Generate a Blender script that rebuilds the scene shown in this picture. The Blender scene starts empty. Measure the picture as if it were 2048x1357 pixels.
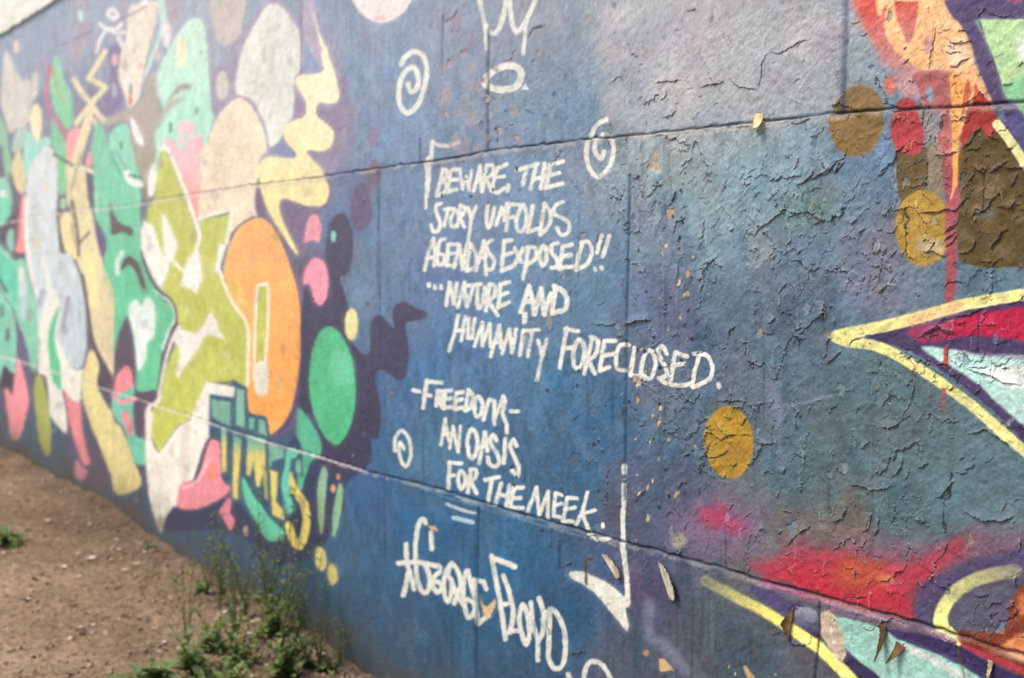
import bpy, bmesh, math, random
import numpy as np
from mathutils import Vector, Matrix

# ------------------------------------------------------------------ camera
F_PX, CX, CY = 2844.0, 1024.0, 678.5            # focal length / centre in photo pixels (50 mm on 36 mm)
THETA = math.atan2(1767.0, F_PX)                # angle between view axis and the wall
PITCH = math.atan2(148.5, F_PX)                 # slight downward tilt
CAM_D, CAM_H = 2.11, 1.40
CAM = np.array([0.0, -CAM_D, CAM_H])
_f0 = np.array([-math.cos(THETA), math.sin(THETA), 0.0])
RIGHT = np.array([math.sin(THETA), math.cos(THETA), 0.0])
FWD = _f0 * math.cos(PITCH) + np.array([0, 0, -math.sin(PITCH)])
UP = np.cross(RIGHT, FWD)

scene = bpy.context.scene
col = scene.collection
cam_data = bpy.data.cameras.new("camera")
cam_data.sensor_width = 36.0
cam_data.lens = F_PX / 2048.0 * 36.0
cam_data.clip_start, cam_data.clip_end = 0.05, 500.0
cam_data.dof.use_dof = True
cam_data.dof.focus_distance = 2.85
cam_data.dof.aperture_fstop = 3.6
cam = bpy.data.objects.new("camera", cam_data)
col.objects.link(cam)
cam.matrix_world = Matrix(((RIGHT[0], UP[0], -FWD[0], CAM[0]),
                           (RIGHT[1], UP[1], -FWD[1], CAM[1]),
                           (RIGHT[2], UP[2], -FWD[2], CAM[2]),
                           (0, 0, 0, 1)))
scene.camera = cam

# ------------------------------------------------------------------ sky and soft sun
SUN_EL, SUN_AZ = math.radians(58), math.radians(215)   # azimuth from +Y clockwise
world = bpy.data.worlds.new("World")
scene.world = world
world.use_nodes = True
wn, wl = world.node_tree.nodes, world.node_tree.links
sky = wn.new("ShaderNodeTexSky")
sky.sky_type = 'NISHITA'
sky.sun_disc = False
sky.sun_elevation, sky.sun_rotation = SUN_EL, SUN_AZ
sky.air_density, sky.dust_density = 1.0, 3.0
wl.new(sky.outputs[0], wn["Background"].inputs[0])
wn["Background"].inputs[1].default_value = 0.12
sun_data = bpy.data.lights.new("sun", 'SUN')
sun_data.energy = 1.5
sun_data.angle = math.radians(12)
sun_data.color = (1.0, 0.93, 0.82)
sun = bpy.data.objects.new("sun", sun_data)
col.objects.link(sun)
sdir = Vector((math.sin(SUN_AZ) * math.cos(SUN_EL), math.cos(SUN_AZ) * math.cos(SUN_EL), math.sin(SUN_EL)))
sun.rotation_euler = sdir.to_track_quat('Z', 'Y').to_euler()

scene.view_settings.view_transform = 'Standard'
scene.view_settings.look = 'None'
scene.view_settings.gamma = 1.0
scene.view_settings.exposure = 1.0
LIGHT_K = np.array([1.14, 1.09, 1.11])     # what a white card on the wall shows, used to turn seen colours into paint colours

# ------------------------------------------------------------------ geometry of the view
def wall_at(px, py):
    """photo pixel -> (u, v) metres on the wall plane y = 0"""
    tx, ty = (px - CX) / F_PX, (CY - py) / F_PX
    d = FWD + RIGHT * tx + UP * ty
    k = CAM_D / d[1]
    return CAM[0] + d[0] * k, CAM[2] + d[2] * k

def ground_at(px, py, z=0.0):
    tx, ty = (px - CX) / F_PX, (CY - py) / F_PX
    d = FWD + RIGHT * tx + UP * ty
    k = (z - CAM_H) / d[2]
    return CAM[0] + d[0] * k, CAM[1] + d[1] * k

def project(u, v, y=0.0):
    dx, dy, dz = u - CAM[0], y - CAM[1], v - CAM[2]
    z = dx * FWD[0] + dy * FWD[1] + dz * FWD[2]
    z = np.maximum(z, 0.05)
    x = dx * RIGHT[0] + dy * RIGHT[1]
    yy = dx * UP[0] + dy * UP[1] + dz * UP[2]
    return CX + F_PX * x / z, CY - F_PX * yy / z

# ------------------------------------------------------------------ noise
_rng = np.random.RandomState(7)
_tab = _rng.rand(256, 256).astype(np.float32)
def vnoise(x, y, s=0):
    x = x + s * 17.37; y = y + s * 5.91
    xi = np.floor(x).astype(np.int32); yi = np.floor(y).astype(np.int32)
    fx = (x - xi).astype(np.float32); fy = (y - yi).astype(np.float32)
    fx = fx * fx * (3 - 2 * fx); fy = fy * fy * (3 - 2 * fy)
    a = _tab[xi & 255, yi & 255]; b = _tab[(xi + 1) & 255, yi & 255]
    c = _tab[xi & 255, (yi + 1) & 255]; d = _tab[(xi + 1) & 255, (yi + 1) & 255]
    return (a * (1 - fx) + b * fx) * (1 - fy) + (c * (1 - fx) + d * fx) * fy
def fbm(x, y, oct=4, s=0, gain=0.5):
    t = 0.0; a = 1.0; n = 0.0
    for o in range(oct):
        t = t + a * (vnoise(x, y, s + o * 3) - 0.5); n += a
        x = x * 2.03; y = y * 2.03; a *= gain
    return t / n * 2.0

# ------------------------------------------------------------------ the wall grid
px_cols = np.concatenate([np.arange(-40, 1100, 2.1), np.arange(1100, 2086, 1.4)])
u_vis = np.array([wall_at(p, 530)[0] for p in px_cols])
u_all = np.concatenate([np.linspace(-30, u_vis[0] - 0.4, 50), u_vis, np.linspace(u_vis[-1] + 0.03, 0.9, 60), np.linspace(1.0, 4.0, 20)])
v_all = np.concatenate([np.arange(-0.25, 0.6, 0.0034), np.arange(0.6, 1.95, 0.00145), np.arange(1.95, 3.6, 0.0048)])
U, Vv = np.meshgrid(u_all.astype(np.float32), v_all.astype(np.float32))
PX, PY = project(U.astype(np.float64), Vv.astype(np.float64))
PX[:, u_all > 0.95] = 6000.0
PX = PX.astype(np.float32); PY = PY.astype(np.float32)
R_, C_ = PX.shape
cmin, cmax = PX.min(0), PX.max(0)
COL = np.zeros((R_, C_, 3), np.float32)
PID = np.zeros((R_, C_), np.int32)
HGT = np.zeros((R_, C_), np.float32)
EN = (vnoise(U / 0.011, Vv / 0.011, 1) + 0.6 * vnoise(U / 0.005, Vv / 0.005, 2) - 0.8).astype(np.float32)
EN2 = (fbm(U / 0.05, Vv / 0.05, 3, 4)).astype(np.float32)
COV = fbm(U / 0.06, Vv / 0.05, 5, 14, .65).astype(np.float32)
TONE = (0.6 * fbm(U / 0.30, Vv / 0.26, 3, 15) + 0.5 * fbm(U / 0.09, Vv / 0.08, 3, 16)).astype(np.float32)

ZOOM = dict(A=(0, 0, 3.8775), B=(300, 0, 3.8775), C=(0, 300, 3.877), D=(250, 300, 3.393), E=(0, 600, 3.877),
            F=(250, 650, 2.714), G=(550, 350, 2.467), H=(0, 880, 2.7307), I=(680, 0, 3.393), J=(820, 270, 6.0235),
            K=(820, 460, 4.876), L=(880, 620, 3.531), M=(770, 740, 6.1667), N=(870, 920, 4.876), O=(780, 1020, 5.6545),
            P=(940, 1090, 5.0829), Q=(1240, 0, 3.877), R=(1640, 0, 3.877), S=(1640, 330, 3.877), T=(1240, 330, 3.877),
            U=(1640, 560, 3.392), V=(1240, 740, 3.769), W=(1240, 1040, 4.282), X=(1600, 960, 3.417), Z=(0, 0, 1.0))
def cv(z, pts):
    x0, y0, s = ZOOM[z]
    return np.array([(x0 + p[0] / s, y0 + p[1] / s) for p in pts], np.float64)

def smooth(P, closed, n=3):
    P = np.asarray(P); L = len(P)
    if L < 3: return P
    out = []
    for i in range(L if closed else L - 1):
        if closed: a, b, c, d = P[(i - 1) % L], P[i], P[(i + 1) % L], P[(i + 2) % L]
        else: a, b, c, d = P[max(i - 1, 0)], P[i], P[i + 1], P[min(i + 2, L - 1)]
        for k in range(n):
            t = k / n
            out.append(0.5 * (2 * b + (c - a) * t + (2 * a - 5 * b + 4 * c - d) * t * t + (3 * b - a - 3 * c + d) * t ** 3))
    if not closed: out.append(P[-1])
    return np.array(out)

def region(x0, y0, x1, y1):
    cs = np.nonzero((cmax >= x0) & (cmin <= x1))[0]
    if len(cs) == 0: return None
    c0, c1 = cs[0], cs[-1] + 1
    e = PY[:, [c0, c1 - 1]]
    rs = np.nonzero((e.min(1) <= y1) & (e.max(1) >= y0))[0]
    if len(rs) == 0: return None
    return slice(rs[0], rs[-1] + 1), slice(c0, c1)

def seg_dist(X, Y, a, b):
    dx, dy = b[0] - a[0], b[1] - a[1]
    l2 = dx * dx + dy * dy + 1e-9
    t = np.clip(((X - a[0]) * dx + (Y - a[1]) * dy) / l2, 0, 1)
    ex = X - (a[0] + t * dx); ey = Y - (a[1] + t * dy)
    return ex * ex + ey * ey, t

def poly_sd(X, Y, P):
    d2 = np.full(X.shape, 1e12, np.float32); ins = np.zeros(X.shape, bool)
    n = len(P)
    for i in range(n):
        a, b = P[i], P[(i + 1) % n]
        d, _ = seg_dist(X, Y, a, b)
        np.minimum(d2, d, out=d2)
        if a[1] != b[1]:
            c = (a[1] > Y) != (b[1] > Y)
            xi = (b[0] - a[0]) * (Y - a[1]) / (b[1] - a[1]) + a[0]
            ins ^= c & (X < xi)
    d = np.sqrt(d2)
    return np.where(ins, -d, d)

PARTS = {}          # id -> (name, label)
_key = {}
def part(key, name=None, label=None):
    if key is None: return 0
    if key not in _key:
        _key[key] = len(_key) + 1
        PARTS[_key[key]] = (name or key, label)
    return _key[key]

def lay(reg, a, c, pid):
    """composite one coat of paint; c is a colour or (top colour, bottom colour, y0, y1)"""
    if len(c) == 4:
        t = np.clip((PY[reg] - c[2]) / (c[3] - c[2]), 0, 1)[..., None]
        cc = np.array(c[0], np.float32) * (1 - t) + np.array(c[1], np.float32) * t
    else:
        cc = np.array(c, np.float32)
    a3 = a[..., None]
    COL[reg] = COL[reg] * (1 - a3) + cc * a3
    if pid is not None:
        p = PID[reg]; p[a > 0.5] = pid; PID[reg] = p

def blob(z, pts, c, soft=2.5, key=None, alpha=1.0, rag=1.0, sm=True, own=True, name=None, label=None):
    P = cv(z, pts)
    if sm: P = smooth(P, True)
    m = soft * 0.6 + 6
    reg = region(P[:, 0].min() - m, P[:, 1].min() - m, P[:, 0].max() + m, P[:, 1].max() + m)
    if reg is None: return
    sd = poly_sd(PX[reg], PY[reg], P)
    sd = sd + EN[reg] * rag * 1.6 + EN2[reg] * min(soft * 0.35, 25)
    a = np.clip(0.5 - sd / soft, 0, 1); a = a * a * (3 - 2 * a) * alpha
    if key and soft < 6:
        # sprayed coat: thin overspray round the edge, uneven cover inside
        halo = np.exp(-np.clip(sd, 0, None) / 7.0) * (sd > 0) * np.clip(0.16 + 0.25 * EN2[reg], 0, .3)
        lay(reg, (halo * (sd < m)).astype(np.float32), c, None)
        a = a * (1 - np.clip(COV[reg] - .34, 0, .5) * 0.8)
        tone = (1 + TONE[reg] * .10)[..., None]
        lay(reg, a, c, part(key, name, label))
        a3 = (a > .3)[..., None]
        COL[reg] = np.where(a3, np.clip(COL[reg] * tone, 0, 255), COL[reg])
        return
    lay(reg, a, c, part(key, name, label) if key else None)

def ell(z, cx, cy, rx, ry, c, tilt=0.0, **k):
    pts = []
    for i in range(14):
        t = 2 * math.pi * i / 14
        x, y = rx * math.cos(t), ry * math.sin(t)
        r = math.radians(tilt)
        pts.append((cx + x * math.cos(r) - y * math.sin(r), cy + x * math.sin(r) + y * math.cos(r)))
    blob(z, pts, c, **k)

WHITE = (233, 228, 214)
def stroke(z, pts, w, c=WHITE, soft=2.2, key=None, alpha=1.0, rag=1.0, closed=False, sm=True, name=None, label=None, w2=None, fade=None):
    s = ZOOM[z][2]
    P = cv(z, pts); w = w / s; w2 = w if w2 is None else w2 / s
    if closed: P = np.vstack([smooth(P, True, 3), P[:1]])
    elif sm: P = smooth(P, False, 3)
    m = max(w, w2) * 0.5 + soft + 5
    reg = region(P[:, 0].min() - m, P[:, 1].min() - m, P[:, 0].max() + m, P[:, 1].max() + m)
    if reg is None: return
    X, Y = PX[reg], PY[reg]
    best = np.full(X.shape, 1e9, np.float32); bt = np.zeros(X.shape, np.float32)
    n = len(P) - 1
    for i in range(n):
        d, t = seg_dist(X, Y, P[i], P[i + 1])
        g = (i + t) / n
        e = np.sqrt(d) - 0.5 * (w + (w2 - w) * g)
        bt = np.where(e < best, g, bt); best = np.minimum(best, e)
    sd = best + EN[reg] * rag * 1.3
    a = np.clip(0.5 - sd / soft, 0, 1); a = a * a * (3 - 2 * a) * alpha * (1 - np.clip(COV[reg] - .12, 0, .5) * .7)
    if fade: a = a * (fade[0] + (fade[1] - fade[0]) * bt)
    lay(reg, a, c, part(key, name, label) if key else None)
# ------------------------------------------------------------------ undercoat of the mural: sprayed blues, greys and purples
BASE = """60 110 132 143 180;200 60 142 150 184;400 60 152 160 190;560 250 140 140 172;720 150 118 137 176;780 260 110 135 180;900 60 122 135 168;
1100 120 112 126 154;1130 230 105 130 165;1250 60 152 156 170;1400 80 186 180 188;1600 80 172 176 182;1650 150 152 160 174;1330 150 180 175 185;
1500 200 166 170 180;1230 180 130 145 165;1350 300 162 168 178;1480 290 150 164 174;1590 262 142 156 172;1350 350 142 156 166;1500 350 122 160 180;1600 280 132 152 172;1700 330 105 125 155;1760 290 110 130 165;
1300 450 116 130 156;1400 450 130 155 166;1600 430 106 132 136;1600 500 100 118 145;1500 520 102 120 144;1450 600 88 106 130;1740 500 116 121 146;
1740 560 122 120 145;1950 560 95 120 140;1600 620 84 102 126;1300 600 96 106 140;1350 680 90 100 135;1150 600 86 120 156;1100 480 102 130 170;
950 480 97 122 168;800 450 96 120 165;700 430 86 106 150;760 530 90 120 160;840 560 86 112 162;900 720 75 110 160;1100 780 66 110 156;
1200 830 62 97 140;780 820 70 105 155;850 900 70 115 155;1150 950 56 96 136;750 1020 60 90 140;850 1050 50 96 142;1000 1130 45 96 142;
1100 1250 42 82 122;900 1250 46 86 126;700 1100 60 95 135;620 1180 46 80 120;780 1300 50 85 126;1280 1000 80 86 115;1350 850 88 106 130;
1550 800 90 108 128;1750 750 86 112 126;1700 850 84 106 120;1900 950 92 120 134;715 560 100 126 164;1000 640 88 122 166;1600 950 80 106 118;1800 1000 84 108 122;1500 1050 108 100 116;
1550 1060 114 106 108;1700 1050 110 106 106;1280 1180 86 76 112;1400 1250 80 90 106;1500 1300 76 86 100;1280 1300 80 86 106;1620 1330 85 86 100;
1900 1200 90 86 106;40 895 62 88 122;120 930 60 85 118;250 1030 62 78 112;350 1090 60 85 125;450 1120 55 86 130;520 1180 46 76 116;
100 400 90 78 104;100 620 92 82 108;250 700 95 82 112;250 850 78 64 86;300 900 82 70 98;200 930 92 78 112;150 250 122 116 152;30 780 92 84 115;
420 900 60 60 90;640 560 88 75 106;600 400 110 95 125;660 250 130 118 150;1000 300 105 125 165;1050 20 125 130 155;1200 1180 58 88 132"""
bx = np.array([[float(q) for q in r.split()] for r in BASE.replace("\n", "").split(";")], np.float32)
qx = np.clip(PX, -20, 2070); qy = np.clip(PY, -20, 1380)
wx = EN2 * 22; num = np.zeros_like(COL); den = np.full((R_, C_), 1e-12, np.float32)
wob = fbm(U / 0.16, Vv / 0.16, 3, 9) * 45
for r in bx:
    d2 = (qx + wx + wob - r[0]) ** 2 + (qy + wx - wob * 0.7 - r[1]) ** 2
    w_ = 1.0 / (d2 + 900.0) ** 1.7
    num += w_[..., None] * r[2:5]; den += w_
COL[:] = num / den[..., None]
del num, den, d2, w_
# blotches where older blue coats show through, brushed diagonally
bl = fbm((U + Vv * 0.5) / 0.05, (Vv - U * 0.3) / 0.09, 4, 21)
COL *= (1 + 0.10 * bl)[..., None]
hue = fbm(U / 0.09, Vv / 0.12, 3, 33)[..., None]
COL += hue * np.array([-10, 2, 8], np.float32)
# thin dark runs and stains in the blue middle
rn = vnoise(U / 0.012, Vv / 0.30, 40); rm = vnoise(U / 0.10, Vv / 0.12, 41)
a_ = np.clip((rn - 0.72) * 4, 0, 1) * np.clip((rm - 0.45) * 3, 0, 1) * 0.35
COL *= (1 - a_ * np.array(0.55, np.float32))[..., None]
COL[..., 2] *= 0.95
# dense small stains and mildew in the old blue
mo = fbm(U / 0.022, Vv / 0.034, 4, 44); mz = np.clip(fbm(U / 0.22, Vv / 0.22, 2, 45) * 1.2 + 0.55, 0, 1)
zone = np.clip((PX - 560) / 200, 0.15, 1) * np.clip((1900 - PX) / 500, 0.45, 1) * np.clip((PY + 150) / 500, 0.35, 1)
a_ = (np.clip(mo * 2.6 - 0.15, 0, 1) * mz * zone * 0.42)[..., None]
COL[:] = COL * (1 - a_) + np.array((46, 74, 96), np.float32) * a_
mo = fbm(U / 0.05, Vv / 0.07, 4, 47)
a_ = (np.clip(mo * 2.0 - 0.2, 0, 1) * zone * 0.15)[..., None]
COL[:] = COL * (1 - a_) + np.array((150, 168, 190), np.float32) * a_

blob('Z', [(1215,-40),(1400,-40),(1690,-40),(1690,120),(1685,225),(1480,245),(1290,262),(1215,250),(1195,120)], (166,161,168), 70, alpha=.5)
blob('Z', [(1480,20),(1670,-20),(1670,200),(1560,220),(1500,120)], (168,172,178), 80, alpha=.4)
blob('Z', [(1380,330),(1460,290),(1560,300),(1620,380),(1540,420),(1480,560),(1400,520)], (130,154,168), 60, alpha=.4)

for i in range(46):
    q = random.Random(7000+i); x, y = q.uniform(1210,1690), q.uniform(-20,240)
    ell('Z', x, y, q.uniform(12,50), q.uniform(10,40), q.choice([(186,172,178),(150,158,176),(176,180,182),(160,150,166),(196,188,186)]), soft=26, alpha=.4)
# ------------------------------------------------------------------ left group: creatures, leaves, eggs and the big letter
def face(key, name, label=None):
    part(key, name, label); return key
# top of the wall: brown streaks, white scribble
blob('A', [(600,-20),(660,-20),(690,200),(660,400),(590,490),(540,400),(560,150)], (156,146,164), 9, 'streak1', name='painted_streak')
ell('A', 630,120,25,45, (176,208,212), soft=5)
blob('A', [(830,400),(900,340),(960,400),(930,600),(960,750),(900,850),(800,880),(760,850),(820,760),(850,650),(850,550)], (116,102,142), 14)
for p,w in (([(870,70),(910,120),(890,150),(840,120),(850,80)],35),([(780,190),(830,230),(900,230),(940,190)],35),([(830,230),(780,300),(750,400)],30),
            ([(860,220),(900,260),(960,250)],30),([(920,300),(960,370),(1000,420)],40)):
    stroke('A', p, w, (228,223,226), 4, 'scribble', name='painted_scribble', label='white scribbled flower')
ell('A', 125,365,20,50, (226,212,184), soft=4, key='dash1', name='painted_spot')
blob('A', [(300,420),(330,370),(360,440),(330,560),(290,540)], (150,132,152), 8, alpha=.7)
blob('A', [(40,400),(75,450),(110,520),(150,590),(180,640),(200,600),(240,640),(265,560),(295,580),(290,700),(270,770),(245,800),(240,900),(210,960),(180,990),(130,1000),(100,1030),(60,1010),(30,900),(10,800),(20,560)], (206,199,193), 4, 'ghost', name='painted_creature', label='grey-white spiky creature', rag=2)
# left greens and teals
blob('C', [(0,220),(60,230),(90,400),(60,480),(0,540),(-60,500),(-60,230)], (142,202,182), 5, 'teal_left', name='painted_creature', label='teal creature at the far end')
blob('C', [(0,400),(60,380),(80,480),(40,560),(0,590),(-50,500)], (112,206,172), 4, 'teal_left')
ell('C', 25,340,18,30, (225,232,230), soft=5)
blob('C', [(50,560),(100,500),(160,440),(150,560),(120,720),(130,800),(200,800),(190,830),(120,830),(70,740),(40,720),(0,720),(0,620)], (76,66,78), 5)
blob('C', [(60,640),(100,620),(105,760),(90,790),(50,730)], (120,195,180), 5)
blob('C', [(-40,730),(60,800),(110,860),(190,850),(230,1000),(280,1180),(330,1290),(280,1683),(240,1693),(210,1563),(130,1323),(100,1223),(-40,1000)], (128,200,172), 4, 'teal_low', name='painted_creature', label='pale teal creature with white forelock')
blob('C', [(-40,800),(60,840),(110,900),(140,1000),(130,1200),(60,1100),(-40,980)], (92,196,166), 5, 'teal_low')
blob('E', [(-40,-60),(60,20),(100,80),(130,250),(120,540),(95,570),(40,510),(0,600),(-40,560)], (128,200,176), 4, 'teal_low2', name='painted_creature', label='teal creature with two dark eyes')
ell('E', 15,90,12,60, (72,112,98), soft=4); ell('E', 60,270,18,55, (82,102,102), soft=4)
stroke('C', [(-10,1000),(50,1100)], 22, (70,75,80), 4)
blob('E', [(100,60),(150,200),(200,340),(225,470),(170,480),(130,450),(130,250)], (102,88,122), 4)
blob('C', [(150,920),(185,930),(200,1050),(215,1200),(200,1300),(170,1290),(150,1080)], ((226,226,226),(186,206,216),540,620), 5, 'forelock', name='painted_highlight')
blob('E', [(30,510),(70,560),(110,580),(100,700),(80,740),(60,690),(30,700),(5,690),(10,600)], (60,60,70), 3)
blob('E', [(130,470),(150,480),(180,570),(225,770),(200,900),(160,1050),(120,1090),(80,1060),(60,900),(40,740),(35,700),(60,690),(95,740),(110,650)], (240,146,156), 3, 'pink_tongue', name='painted_tongue', label='pink tongue shape near the dirt')
blob('E', [(280,590),(320,600),(350,700),(380,870),(395,1050),(385,1200),(350,1200),(310,1100),(280,900),(265,700)], (166,171,88), 3, 'olive_leaf', name='painted_leaf', label='narrow olive leaf')
blob('A', [(180,1000),(230,1020),(280,1100),(350,1060),(400,1110),(300,1200),(240,1370),(150,1370),(180,1200)], (152,216,200), 5, 'teal_top', name='painted_creature', label='mint shape behind the grey ghost')
blob('A', [(130,1010),(210,990),(190,1130),(100,1190),(95,1100)], (166,191,182), 6)
blob('A', [(-20,920),(30,960),(60,1100),(90,1250),(80,1370),(40,1370),(20,1150),(-20,1100)], (130,186,150), 5)
blob('A', [(270,810),(310,840),(325,950),(305,1090),(275,1090),(235,980),(235,890)], (246,228,186), 3, 'yellow_oval1', name='painted_spot', label='pale yellow oval beside the grey creature')
blob('C', [(110,60),(150,0),(190,150),(200,260),(180,340),(150,330),(110,260),(90,150)], (216,201,152), 6, 'yellow_drop', name='painted_spot')
# leaf and red line
blob('A', [(430,430),(470,480),(490,600),(550,720),(565,820),(550,990),(500,980),(430,860),(400,770),(390,620),(410,500)], ((142,206,172),(122,200,146),110,250), 4, 'leaf', name='painted_leaf', label='upright green leaf with an orange vein')
blob('A', [(400,930),(450,1000),(520,1130),(540,1370),(440,1370),(430,1200),(400,1100)], (118,192,150), 4, 'leaf')
blob('C', [(440,50),(520,80),(520,220),(500,340),(460,340),(445,200)], (112,186,132), 4, 'leaf')
ell('C', 490,420,26,44, (150,200,160), soft=5)
stroke('A', [(390,530),(360,700),(380,850),(470,970),(520,1080)], 32, (188,104,124), 5, 'redline', name='painted_line')
ell('A', 390,540,20,30, (200,90,95), soft=5)
stroke('A', [(410,540),(450,700),(500,800)], 18, (170,152,112), 5)
# coral shapes
blob('C', [(165,380),(200,350),(215,500),(195,650),(200,780),(160,800),(120,780),(140,680),(150,540)], (240,134,134), 4, 'coral', name='painted_tongue', label='coral strip beside the blue-grey figure')
blob('A', [(530,1030),(650,1000),(620,1150),(590,1260),(525,1260)], (240,152,156), 4, 'coral2', name='painted_tongue')
blob('C', [(680,30),(715,20),(720,100),(690,140),(665,120)], (236,142,144), 4)
# blue-grey figure
blob('C', [(215,180),(260,80),(330,0),(370,-30),(410,0),(440,100),(445,350),(440,480),(450,650),(480,800),(525,805),(580,880),(620,990),(645,1100),(665,1300),(670,1500),(640,1650),(600,1690),(540,1660),(480,1560),(360,1500),(300,1400),(280,1200),(240,950),(205,700),(200,400)], ((214,219,222),(192,203,214),320,640), 3.5, 'bluegrey', name='painted_figure', label='blue-grey long figure with white edges')
stroke('C', [(208,380),(203,600),(218,800),(243,950),(290,1120)], 40, (232,227,226), 5, 'bluegrey')
stroke('C', [(330,1100),(300,1200)], 40, (142,147,180), 10, alpha=.7)
ell('C', 365,300,15,30, (222,206,172), soft=5); ell('C', 280,730,18,55, (217,202,168), soft=6)
blob('E', [(370,-60),(340,60),(310,200),(300,400),(300,560),(360,600),(380,800),(390,900),(490,1020),(520,1010),(510,850),(480,690),(560,780),(620,800),(630,640),(640,540),(600,550),(540,500),(490,380),(430,280),(460,180),(470,60),(440,-60)], (236,231,222), 3, 'whiteleg', name='painted_leg', label='white leg of the blue-grey figure')
blob('E', [(460,50),(440,180),(420,280),(440,400),(465,500),(470,690),(430,660),(400,600),(380,430),(370,350),(385,230),(420,120)], (94,186,142), 3, 'greenstripe', name='painted_stripe')
stroke('C', [(340,850),(370,1000),(390,1150),(380,1280)], 45, (229,226,222), 6, 'bluegrey')
blob('E', [(520,0),(500,150),(480,320),(520,420),(570,520),(610,540),(640,480),(660,380),(660,200),(640,0)], (190,201,212), 5, 'bluegrey')
stroke('E', [(530,-20),(505,120),(490,210)], 24, (150,136,152), 5)
# pink foot shapes
blob('E', [(500,700),(560,790),(615,800),(630,860),(640,1000),(670,1150),(700,1250),(680,1280),(640,1260),(580,1100),(540,960),(520,820)], (241,142,152), 3, 'pinkleg', name='painted_leg', label='pink leg ending by the dirt')
blob('E', [(600,1240),(640,1290),(680,1340),(640,1400),(580,1370),(580,1300)], (226,142,162), 4, 'pinkleg')
# yellow stick figure
YEL = (228,211,168)
blob('C', [(480,500),(550,500),(560,650),(600,800),(590,850),(520,800),(490,720),(460,600)], (236,217,158), 4, 'stick', name='painted_figure', label='yellow zigzag stick figure with long legs')
blob('C', [(570,160),(640,140),(670,200),(690,400),(720,500),(750,700),(790,850),(850,1000),(890,1150),(890,1357),(885,1663),(870,1793),(830,1743),(760,1563),(700,1313),(680,1200),(650,1000),(600,850),(570,600),(550,400),(560,250)], ((226,209,162),(220,200,166),380,740), 3.5, 'stick')
blob('C', [(520,100),(600,80),(570,240),(550,420),(520,420),(515,250)], (216,200,160), 5, 'stick')
stroke('C', [(690,820),(720,1000),(730,1200)], 60, (246,227,154), 10)
stroke('C', [(820,990),(870,1120)], 30, (180,200,140), 9, alpha=.7)
blob('E', [(700,390),(765,450),(770,530),(750,650),(800,770),(880,900),(980,1080),(1040,1260),(1093,1441),(908,1511),(860,1357),(780,1150),(700,950),(640,750),(640,600),(670,480)], (229,213,148), 3, 'stick')
stroke('E', [(880,960),(880,1100),(890,1250)], 14, (205,190,150), 5, alpha=.7)
blob('C', [(670,190),(735,230),(730,400),(715,450),(695,440)], (86,72,98), 4)
blob('C', [(730,500),(800,600),(840,700),(830,760),(790,800),(750,680)], (92,78,116), 4)
blob('C', [(440,480),(465,560),(480,700),(490,790),(465,790),(450,600)], (84,74,80), 4)
for p,w,w2 in (([(815,400),(690,610),(820,680),(710,800),(640,890),(590,960)],34,34),([(575,620),(640,730),(710,810),(760,890),(820,950)],34,34),([(700,870),(650,1050),(590,1260),(560,1360)],52,60)):
    stroke('A', p, w*1.25, YEL, 3, 'stick', sm=False, w2=w2*1.25)
stroke('A', [(730,930),(790,1130),(835,1345)], 34, (204,190,168), 4, 'stick')
stroke('C', [(420,35),(560,120)], 22, (98,88,92), 5); stroke('C', [(640,120),(860,200)], 12, (98,88,90), 4)
stroke('C', [(580,160),(640,135),(850,235)], 34, (229,214,178), 3, 'stick', sm=False)
stroke('C', [(690,215),(850,275)], 12, (98,88,90), 4)
stroke('C', [(640,20),(590,160),(560,300)], 20, (150,135,120), 6, alpha=.8)
stroke('C', [(560,400),(590,560),(610,730),(612,820)], 22, (80,70,66), 4); stroke('C', [(610,730),(690,640)], 18, (92,80,76), 4)
stroke('C', [(640,980),(670,1163),(690,1300),(720,1493),(790,1633),(860,1763)], 26, (88,77,74), 4)
blob('E', [(720,310),(800,500),(870,610),(880,690),(800,680),(755,640),(770,540),(740,420)], (80,70,82), 3)
# green creature in the middle
GRN = (103,196,152)
blob('A', [(740,1000),(790,960),(860,1200),(900,1370),(760,1370),(710,1180),(720,1100)], (116,196,158), 4, 'green', name='painted_creature', label='big green creature with a dark moustache')
blob('C', [(740,0),(860,-20),(1000,-60),(1040,60),(1090,200),(1090,380),(1085,480),(1100,800),(1150,950),(1220,1100),(1280,1180),(1340,1220),(1350,1330),(1280,1453),(1240,1663),(1220,1863),(1060,1863),(1050,1663),(1000,1323),(960,1323),(900,1563),(880,1463),(890,1150),(850,1000),(800,900),(830,700),(740,520),(730,300)], ((118,200,165),(98,192,148),330,560), 3.5, 'green')
blob('A', [(850,1060),(900,990),(980,960),(1010,1050),(1040,1200),(1050,1330),(960,1320),(900,1250),(840,1200)], (138,212,184), 5, 'green')
ell('A', 940,1130,15,35, (92,132,112), soft=4)
stroke('C', [(860,20),(930,180)], 24, (84,140,128), 7, alpha=.7); stroke('C', [(890,0),(980,160)], 18, (110,130,135), 6, alpha=.6)
stroke('C', [(985,180),(1010,245),(1095,268)], 50, (240,236,232), 4, 'smile', name='painted_smile'); stroke('C', [(1000,195),(1090,215)], 14, (82,86,88), 4)
stroke('C', [(745,330),(755,480)], 16, (205,215,205), 6, alpha=.8)
blob('C', [(850,400),(880,490),(930,570),(1010,600),(1035,640),(1010,665),(950,640),(870,660),(860,600)], (82,76,78), 4, 'dimple', name='painted_mouth')
blob('C', [(930,920),(960,860),(1000,825),(1060,860),(1095,930),(1130,1040),(1120,1090),(1090,1050),(1060,960),(1000,890),(950,930)], (82,72,74), 4, 'moustache', name='painted_moustache')
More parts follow.
